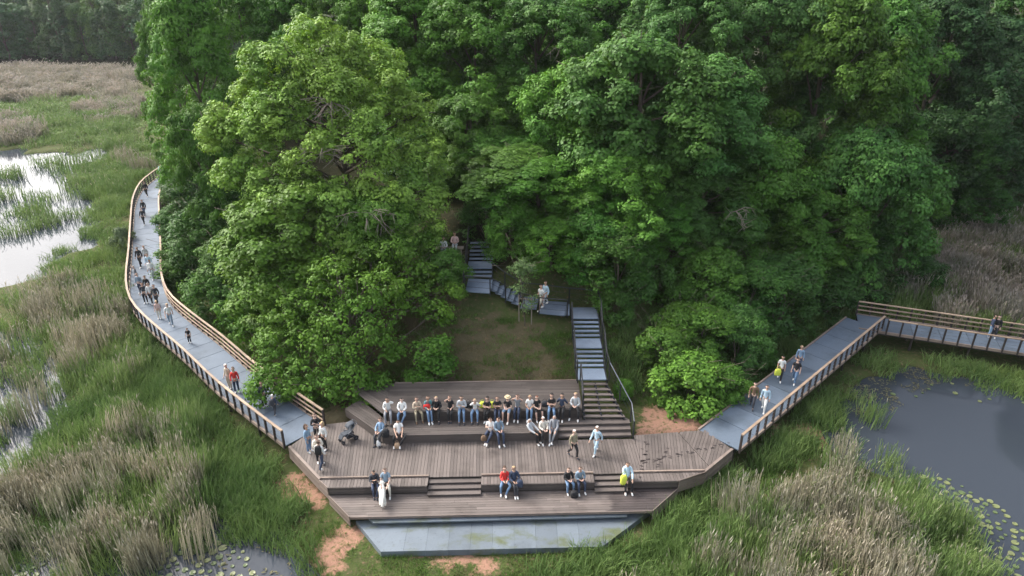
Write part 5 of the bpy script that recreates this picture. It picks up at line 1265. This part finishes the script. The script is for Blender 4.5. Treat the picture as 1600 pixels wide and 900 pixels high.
row(1, 592, 'brown-haired person in denim jacket bending over a black bag on the lower tier', 'denim', 'dark', 'brown', arms='lap', lean=-.3, nod=.4, shoes='dark', fem=1, long=1)
row(1, 624, 'person in white tee and black trousers bent over a beige bag', 'white', 'black', 'dark', arms='knees', lean=-.5, nod=.7, wide=.14, sleeve=0)
row(1, 764, 'person in white tee and navy trousers looking down, centre of the lower tier', 'white', 'navy', 'brown', arms='phone', lean=-.15, nod=.5, sleeve=0)
row(1, 781, 'person in grey hoodie and dark jeans beside the white tee, centre of the lower tier', 'bluegrey', 'navy', 'brown', arms='lap', lean=-.15, nod=.5, wide=.04)
row(1, 835, 'person in pale patterned shirt leaning over to the side, left of the hooded one', 'lgrey', 'black', 'grey', arms='knees', lean=-.45, nod=.5, rz=.5)
row(1, 850, 'white-hooded person with clasped hands and black trousers, middle of three', 'cream', 'black', 'white', arms='lap', lean=-.2, wide=.10, nod=.2, jacket=1)
row(1, 866, 'grey-haired person in grey jacket, right of the white-hooded one', 'grey', 'grey', 'grey', arms='knees', lean=-.3, nod=.5, rz=-.2, jacket=1)
row(0, 586, 'person in dark waistcoat over white sleeves on the front ledge beside the dog owner', 'dark', 'navy', 'dark', arms='phone', lean=-.1, nod=.4, shoes='dark', jacket=1)
row(0, 603, 'person in grey tee and white trousers holding the white dog', 'bluegrey', 'cream', 'brown', arms='knees', lean=-.2, nod=.3, wide=.10, sleeve=0)
row(0, 790, 'person in a bright red top and jeans on the front ledge', 'red', 'jeans', 'brown', arms='lap', lean=-.1, wide=.08, long=1, fem=1)
row(0, 806, 'person in dark navy jacket sitting right of the red top', 'navy', 'dark', 'blond', arms='lap', lean=-.1, jacket=1)
row(0, 889, 'person in open black jacket over white tee with blue jeans on the front ledge', 'black', 'jeans', 'brown', arms='lap', wide=.10, jacket=1, lean=-.05)
row(0, 909, 'person in blue-grey jacket and patterned shirt, right of the black jacket', 'bluegrey', 'navy', 'brown', arms='lap', wide=.05, jacket=1)
row(0, 983, 'person in pale blue shirt and white boots at the right of the front ledge', 'lblue', 'black', 'brown', arms='knees', lean=-.35, nod=.6)
def st(px, py, z, lab, pose, top, legs, hair, rz=0, grp=None, **k):
    q = P(px, py, z); per(lab, q, pose, top, legs, hair, rz, group=grp, **k)
st(895, 714, 0, 'white-haired person in dark grey shirt walking on the main deck', 'walk', 'khaki', 'black', 'white', rz=.6, arms='side', shoes='dark')
st(931, 708, 0, 'white-haired person in pale blue outfit striding away to the left on the deck', 'walk', 'lblue', 'lblue', 'white', rz=-.7, arms='swing')
st(484, 706, 0, 'person in denim jacket and jeans standing on the boardwalk end', 'stand', 'denim', 'jeans', 'brown', rz=1.2, grp=GT, arms='side', long=1, fem=1)
st(497, 688, 0, 'person all in black standing behind the white blouse by the rail end', 'stand', 'black', 'black', 'brown', rz=.3, grp=GT, arms='fold')
st(508, 702, 0, 'blond person in white blouse and black trousers at the deck corner', 'stand', 'white', 'black', 'blond', rz=-.6, grp=GT, arms='side', long=1, fem=1)
st(503, 732, 0, 'person in white top and jeans with a black backpack, seen from behind', 'walk', 'white', 'navy', 'brown', rz=math.pi - .3, grp=GT, arms='side')
st(500, 722, 0, 'person in cream top close behind the backpack wearer', 'stand', 'cream', 'black', 'brown', rz=.5, grp=GT, arms='fold')
st(430, 648, 0, 'child with white cap and dark backpack walking up the boardwalk', 'walk', 'navy', 'dark', 'white', rz=math.pi, grp=GL, arms='side', h=1.35)
st(414, 636, 0, 'person in dark clothes half hidden by the drooping maple', 'stand', 'dark', 'black', 'brown', rz=1, grp=GL, arms='side')
st(360, 607, 0, 'white-haired person in beige leaning at the outer rail', 'stand', 'beige', 'beige', 'white', rz=-.5, grp=GL, arms='side', fem=1)
st(371, 613, 0, 'brown-haired person in a red top at the outer rail', 'stand', 'red', 'navy', 'brown', rz=.4, grp=GL, arms='side', long=1, fem=1)
st(297, 536, 0, 'small child in black standing alone on the boardwalk', 'stand', 'black', 'black', 'brown', rz=.1, grp=GL, arms='side', h=1.15, sleeve=0)
st(268, 508, 0, 'person in a white tee walking towards the lone child', 'walk', 'white', 'bluegrey', 'blond', rz=.5, grp=GL, arms='swing', sleeve=0)
st(250, 498, 0, 'blond child in a pale dress near the outer rail', 'stand', 'pink', 'cream', 'blond', rz=.2, grp=GL, arms='side', h=1.45, long=1, fem=1)
st(247, 477, 0, 'person in dark brown jacket at the inner side of the boardwalk crowd', 'walk', 'dark', 'black', 'dark', rz=.1, grp=GL, arms='side')
st(238, 474, 0, 'person in white blouse and black trousers in front of the boardwalk crowd', 'walk', 'white', 'black', 'dark', rz=.2, grp=GL, arms='side', fem=1)
st(229, 474, 0, 'person in dark clothes left of the white blouse in the crowd', 'stand', 'dark', 'black', 'brown', rz=.2, grp=GL, arms='side')
st(233, 462, 0, 'person in black and white print in the middle of the crowd', 'walk', 'black', 'dark', 'dark', rz=.1, grp=GL, arms='side', fem=1)
st(221, 458, 0, 'person in grey-blue clothes at the outer rail bend', 'stand', 'bluegrey', 'navy', 'brown', rz=-.2, grp=GL, arms='side')
st(216, 446, 0, 'person in dark grey jacket leaning on the bend of the outer rail', 'stand', 'grey', 'grey', 'grey', rz=-1.2, grp=GL, arms='side', jacket=1)
st(240, 436, 0, 'person in white tee and light trousers coming down the boardwalk', 'walk', 'white', 'lgrey', 'dark', rz=.1, grp=GL, arms='side')
st(236, 426, 0, 'person in a pale blue top behind the white tee', 'walk', 'lblue', 'white', 'brown', rz=.1, grp=GL, arms='side')
st(231, 413, 0, 'person in a striped grey top at the back of the crowd', 'walk', 'stripe', 'dark', 'red', rz=.1, grp=GL, arms='side', fem=1)
st(221, 417, 0, 'tall person in black at the back left of the crowd', 'walk', 'black', 'black', 'dark', rz=0, grp=GL, arms='side', h=1.82)
st(226, 351, 0, 'person in dark top, nearer of the pair on the far boardwalk', 'walk', 'dark', 'black', 'brown', rz=.1, grp=GL, arms='side')
st(227, 337, 0, 'person in black jacket, farther of the pair on the far boardwalk', 'walk', 'black', 'navy', 'dark', rz=.1, grp=GL, arms='side')
st(230, 307, 0, 'lone person in black walking near the far bend', 'walk', 'black', 'black', 'dark', rz=.3, grp=GL, arms='side')
st(254, 278, 0, 'farthest person in a pale top where the boardwalk meets the trees', 'walk', 'lblue', 'white', 'brown', rz=.6, grp=GL, arms='side')
st(845, 484, 3.06, 'person in white tee and shorts on the stair landing behind the sapling', 'walk', 'white', 'cream', 'brown', rz=-.8, arms='side', sleeve=0, shorts=1)
st(852, 478, 3.06, 'person in pale blue shirt following on the stair landing', 'walk', 'lblue', 'lgrey', 'brown', rz=-.9, arms='side')
st(1174, 637, 0, 'person in dark green-brown clothes walking down the right boardwalk', 'walk', 'brown', 'dark', 'dark', rz=-.4, grp=GR, arms='side', shoes='dark')
st(1192, 642, 0, 'person in pale blue shirt and white trousers on the right boardwalk', 'walk', 'lblue', 'white', 'brown', rz=-.5, grp=GR, arms='side')
st(1217, 594, 0, 'person in a white tee carrying a yellow-green bag on the right boardwalk', 'walk', 'white', 'black', 'dark', rz=-.4, grp=GR, arms='side', fem=1, sleeve=0)
st(1240, 598, 0, 'person in a black tee and jeans on the right boardwalk', 'walk', 'black', 'jeans', 'brown', rz=-.6, grp=GR, arms='side', sleeve=0)
st(1246, 577, 0, 'person in denim blue top behind the black tee', 'walk', 'denim', 'navy', 'blond', rz=-.5, grp=GR, arms='side', fem=1)
st(1544, 527, 0, 'person in dark navy jacket on the boardwalk behind the pond, left of two', 'stand', 'navy', 'denim', 'dark', rz=1.0, arms='side', jacket=1, grp='pair on the boardwalk behind the pond')
st(1551, 528, 0, 'person in black jacket on the boardwalk behind the pond, right of two', 'stand', 'black', 'dark', 'dark', rz=-.6, arms='side', jacket=1, grp='pair on the boardwalk behind the pond')
zc = float(terr(np.array([-3.9]), np.array([37.0]), False)[0])
for dx, lab in ((-.0, 'person in pale clothes sitting in the shaded clearing, left one'), (.75, 'person in light pink sitting in the shaded clearing, right one')):
    q = P(693 + dx * 24, 392, zc + .3); per(lab, (q.x, q.y, float(terr(np.array([q.x]), np.array([q.y]), False)[0])), 'sit', ('white', 'pink')[dx > 0], 'lgrey', 'brown', 0, arms='lap', group='pair in the shaded clearing')
for p, D in zip(PP, skin_eval(PP)): PERS = make_person(p, D)
bq = P(700, 392, zc + .3); bz = float(terr(np.array([bq.x]), np.array([bq.y]), False)[0])
bt = empty('bench', (bq.x - .05, bq.y + .2, bz), 0, label='simple wooden bench under the two people in the shaded clearing', cat='bench')
MB().box((0, 0, .41), (1.9, .4, .06)).obj('seat', M_dead, bt)
for s in (-.8, .8): MB().box((s, 0, .1), (.08, .34, .56)).obj('leg', M_dead, bt)

# ------------------------------------------------------------------ bags, pram, dog
def bag(x, y, z, w_, d, h, col, label, rz=0, cat='bag', strap=True, grp=None):
    e = empty('backpack' if cat == 'backpack' else 'bag', (x, y, z), rz, label=label, cat=cat, group=grp); m = cloth('bag_cloth', col)
    mb = MB(); 
    ring = lambda s, zz: [(s * w_ / 2 * math.copysign(abs(math.cos(a)) ** .6, math.cos(a)), s * d / 2 * math.copysign(abs(math.sin(a)) ** .6, math.sin(a)), zz) for a in [i * math.pi / 5 for i in range(10)]]
    lv = [ring(.85, 0), ring(1, h * .15), ring(1, h * .6), ring(.8, h * .9), ring(.4, h)]
    for r in lv: mb.v += r
    for i in range(4):
        for k in range(10): mb.face((i * 10 + k, i * 10 + (k + 1) % 10, (i + 1) * 10 + (k + 1) % 10, (i + 1) * 10 + k))
    mb.face(tuple(range(10))[::-1]); mb.face(tuple(range(40, 50))); mb.obj('pouch', m, e, True)
    if strap: MB().tube([(-w_ * .3, 0, h * .85), (-w_ * .25, 0, h * 1.25), (0, 0, h * 1.4), (w_ * .25, 0, h * 1.25), (w_ * .3, 0, h * .85)], .012, 5).obj('strap', cloth('strap', [c * .6 for c in col]), e)
    return e
def bag_at(px, py, z, *a, **k):
    q = P(px, py, z); return bag(q.x, q.y, z, *a, **k)
bag_at(667, 638, 1.06, .34, .2, .26, COL['red'], 'bright red bag on the lap of the person in teal')
bag_at(732, 636, .9, .36, .22, .3, COL['black'], 'black bag on the upper tier between the jeans wearer and white blouse')
bag_at(754, 636, .9, .30, .2, .3, COL['yellow'], 'yellow-green bag left half behind the person all in black')
bag_at(769, 636, .9, .30, .2, .3, COL['yellow'], 'yellow-green bag on the right side of the person all in black')
bag_at(851, 634, .9, .34, .2, .28, COL['dark'], 'dark bag on the upper tier in the wider gap between people')
bag_at(603, 682, .46, .36, .24, .42, COL['black'], 'black bag beside the denim jacket on the lower tier')
bag_at(592, 697, .0, .2, .16, .34, COL['white'], 'small white bag at the feet of the denim jacket wearer')
bag_at(621, 700, .0, .26, .16, .3, COL['tan'], 'tan bag between the feet of the bent person in white tee')
bag_at(756, 688, .46, .26, .18, .26, COL['brown'], 'brown bag left of the white tee at the centre of the lower tier')
bag_at(974, 756, .0, .30, .2, .48, COL['yellow'], 'yellow-green backpack beside the pale blue shirt on the front ledge', cat='backpack')
bag_at(897, 776, -.42, .34, .24, .32, COL['black'], 'black bag on the lower deck between the two jacketed people')
bag_at(812, 760, 0, .30, .2, .34, COL['navy'], 'navy bag at the right side of the navy jacket on the front ledge')
q = P(503, 732, 0); bag(q.x + .02, q.y - .22, .95, .3, .18, .46, COL['black'], 'black backpack worn by the person in white top and jeans', cat='backpack', strap=False)
q = P(430, 648, 0); bag(q.x, q.y - .17, .68, .26, .15, .34, COL['dark'], 'small dark backpack worn by the child on the boardwalk', cat='backpack', strap=False)
q = P(1217, 594, 0); bag(q.x - .24, q.y - .22, .45, .36, .14, .4, COL['yellow'], 'yellow-green shopping bag carried on the right boardwalk')
q = P(545, 687, 0)
pr = empty('pram', (q.x, q.y, 0), R_(-50), label='black three-quarter turned pram with grey seat standing on the left of the deck', cat='pram')
pr.scale = (.85,) * 3
md, mgp, mfr = cloth('pram_black', (.02, .02, .025)), cloth('pram_grey', (.05, .06, .075)), M_steel
for sx, sy, r in ((-.27, .32, .14), (.27, .32, .14), (-.2, -.42, .10), (.2, -.42, .10)):
    wl = MB(); wl.tube([(sx - .025, sy, r), (sx + .025, sy, r)], r, 14); o = wl.obj('wheel', md, pr)
    hb = MB(); hb.tube([(sx - .032, sy, r), (sx + .032, sy, r)], r * .4, 8); hb.obj('hub', mfr, o)
fr = MB()
for s in (-1, 1):
    fr.tube([(s * .26, .32, .14), (s * .24, .0, .5), (s * .23, -.2, .62)], .018, 6); fr.tube([(s * .2, -.42, .1), (s * .22, -.1, .5), (s * .22, .5, 1.02)], .018, 6)
fr.tube([(-.27, .32, .14), (.27, .32, .14)], .015, 6); fr.obj('frame', mfr, pr)
MB().tube([(-.22, .5, 1.02), (.22, .5, 1.02)], .024, 8).obj('handle', md, pr)
sm_ = MB(); sm_.beam((0, -.35, .5), (0, .12, .5), .36, .08).beam((0, .1, .5), (0, .34, .95), .36, .07).beam((0, -.35, .5), (0, -.5, .3), .32, .06); sm_.obj('seat', mgp, pr)
cn = MB(); n_c = 7
for i in range(n_c):
    a = R_(20 + 100 * i / (n_c - 1))
    for s in (-.2, -.1, .1, .2): cn.v.append((s, .16 - .34 * math.cos(a) + .1, .72 + .34 * math.sin(a) * (1 if abs(s) < .15 else .9)))
for i in range(n_c - 1):
    for k in range(3): cn.face((i * 4 + k, i * 4 + k + 1, i * 4 + k + 5, i * 4 + k + 4))
o = cn.obj('canopy', mgp, pr, True); sd2 = o.modifiers.new('thick', 'SOLIDIFY'); sd2.thickness = .015
MB().box((0, .08, .24), (.34, .42, .14)).obj('basket', md, pr)
# dog (long white coat, standing, seen from the back above)
def dog(loc, rz, label):
    V3 = Vector; N = []; E_ = []; R = []
    def add(v, r, par):
        N.append(V3(v)); R.append(r); 
        if par is not None: E_.append((par, len(N) - 1))
        return len(N) - 1
    pv = add((0, .28, .46), .115, None); a = add((0, .08, .44), .12, pv); ch = add((0, -.14, .45), .15, a); sh = add((0, -.27, .50), .11, ch)
    nk = add((0, -.36, .60), .075, sh); hd = add((0, -.44, .67), .075, nk); mz = add((0, -.53, .64), .042, hd); add((0, -.61, .62), .032, mz)
    for s in (-1, 1):
        e1_ = add((s * .05, -.415, .715), .025, hd); add((s * .095, -.40, .665), .022, e1_)
        k1 = add((s * .085, -.25, .32), .05, sh); k2 = add((s * .085, -.23, .17), .032, k1); k3 = add((s * .085, -.25, .05), .028, k2); add((s * .085, -.30, .025), .03, k3)
        h1 = add((s * .085, .24, .32), .075, pv); h2 = add((s * .09, .36, .18), .036, h1); h3 = add((s * .09, .33, .05), .028, h2); add((s * .09, .28, .025), .03, h3)
    t_ = add((0, .42, .47), .035, pv); t2_ = add((0, .54, .42), .045, t_); add((0, .62, .32), .03, t2_)
    me = bpy.data.meshes.new('t'); me.from_pydata(N, E_, []); o = bpy.data.objects.new('t', me); C.objects.link(o)
    bpy.context.view_layer.objects.active = o
    o.modifiers.new('s', 'SKIN')
    if not me.skin_vertices:
        with bpy.context.temp_override(object=o, active_object=o): bpy.ops.mesh.customdata_skin_add()
    for i, r in enumerate(R): me.skin_vertices[0].data[i].radius = (r, r); me.skin_vertices[0].data[i].use_root = i == 0
    s = o.modifiers.new('u', 'SUBSURF'); s.levels = 2
    dg = bpy.context.evaluated_depsgraph_get(); nm = bpy.data.meshes.new_from_object(o.evaluated_get(dg)); bpy.data.objects.remove(o)
    nm.materials.clear(); nm.materials.append(cloth('white_fur', (.74, .72, .66))); nm.polygons.foreach_set('use_smooth', [True] * len(nm.polygons))
    e = empty('dog', loc, rz, label=label, cat='dog'); link('body', nm, e)
    f = MB()
    for s in (-1, 1): f.ball((s * .03, -.505, .69), .009, 6, 4)
    f.ball((0, -.645, .63), .016, 6, 4); f.obj('eyes_and_nose', cloth('dog_nose', (.01, .01, .01)), e)
    # shaggy coat
    rg = random.Random(3); ft = MB(); vs = nm.vertices
    for i in range(0, len(vs), 2):
        c = Vector(vs[i].co); nrm = Vector(vs[i].normal)
        if c.z < .2: continue
        d = (nrm * .5 + Vector((0, .5, -.7))).normalized() * rg.uniform(.04, .08); s = nrm.cross(d).normalized() * .012; b = len(ft.v)
        ft.v += [tuple(c - s), tuple(c + s), tuple(c + d + nrm * .012)]; ft.face((b, b + 1, b + 2))
    tag(ft.obj('coat', cloth('white_fur', (.74, .72, .66)), e), kind='stuff')
    return e
q = P(598, 786, -.42); dog((q.x, q.y + .1, -.42), R_(190), 'long-haired white dog standing on the lower deck at its owner\'s feet')

# ------------------------------------------------------------------ air
hz = MB(); hz.box((0, 130, 9.5), (700, 420, 23))
hm_ = bpy.data.materials.new('haze'); hm_.use_nodes = True; t = hm_.node_tree; t.nodes.clear()
vo = t.nodes.new('ShaderNodeVolumePrincipled'); vo.inputs['Color'].default_value = (.93, .96, 1, 1); vo.inputs['Density'].default_value = .00013; vo.inputs['Anisotropy'].default_value = .2
oo = t.nodes.new('ShaderNodeOutputMaterial'); t.links.new(vo.outputs[0], oo.inputs['Volume'])
tag(hz.obj('haze', hm_), 'thin pale haze over the marsh and forest', 'haze', kind='stuff')
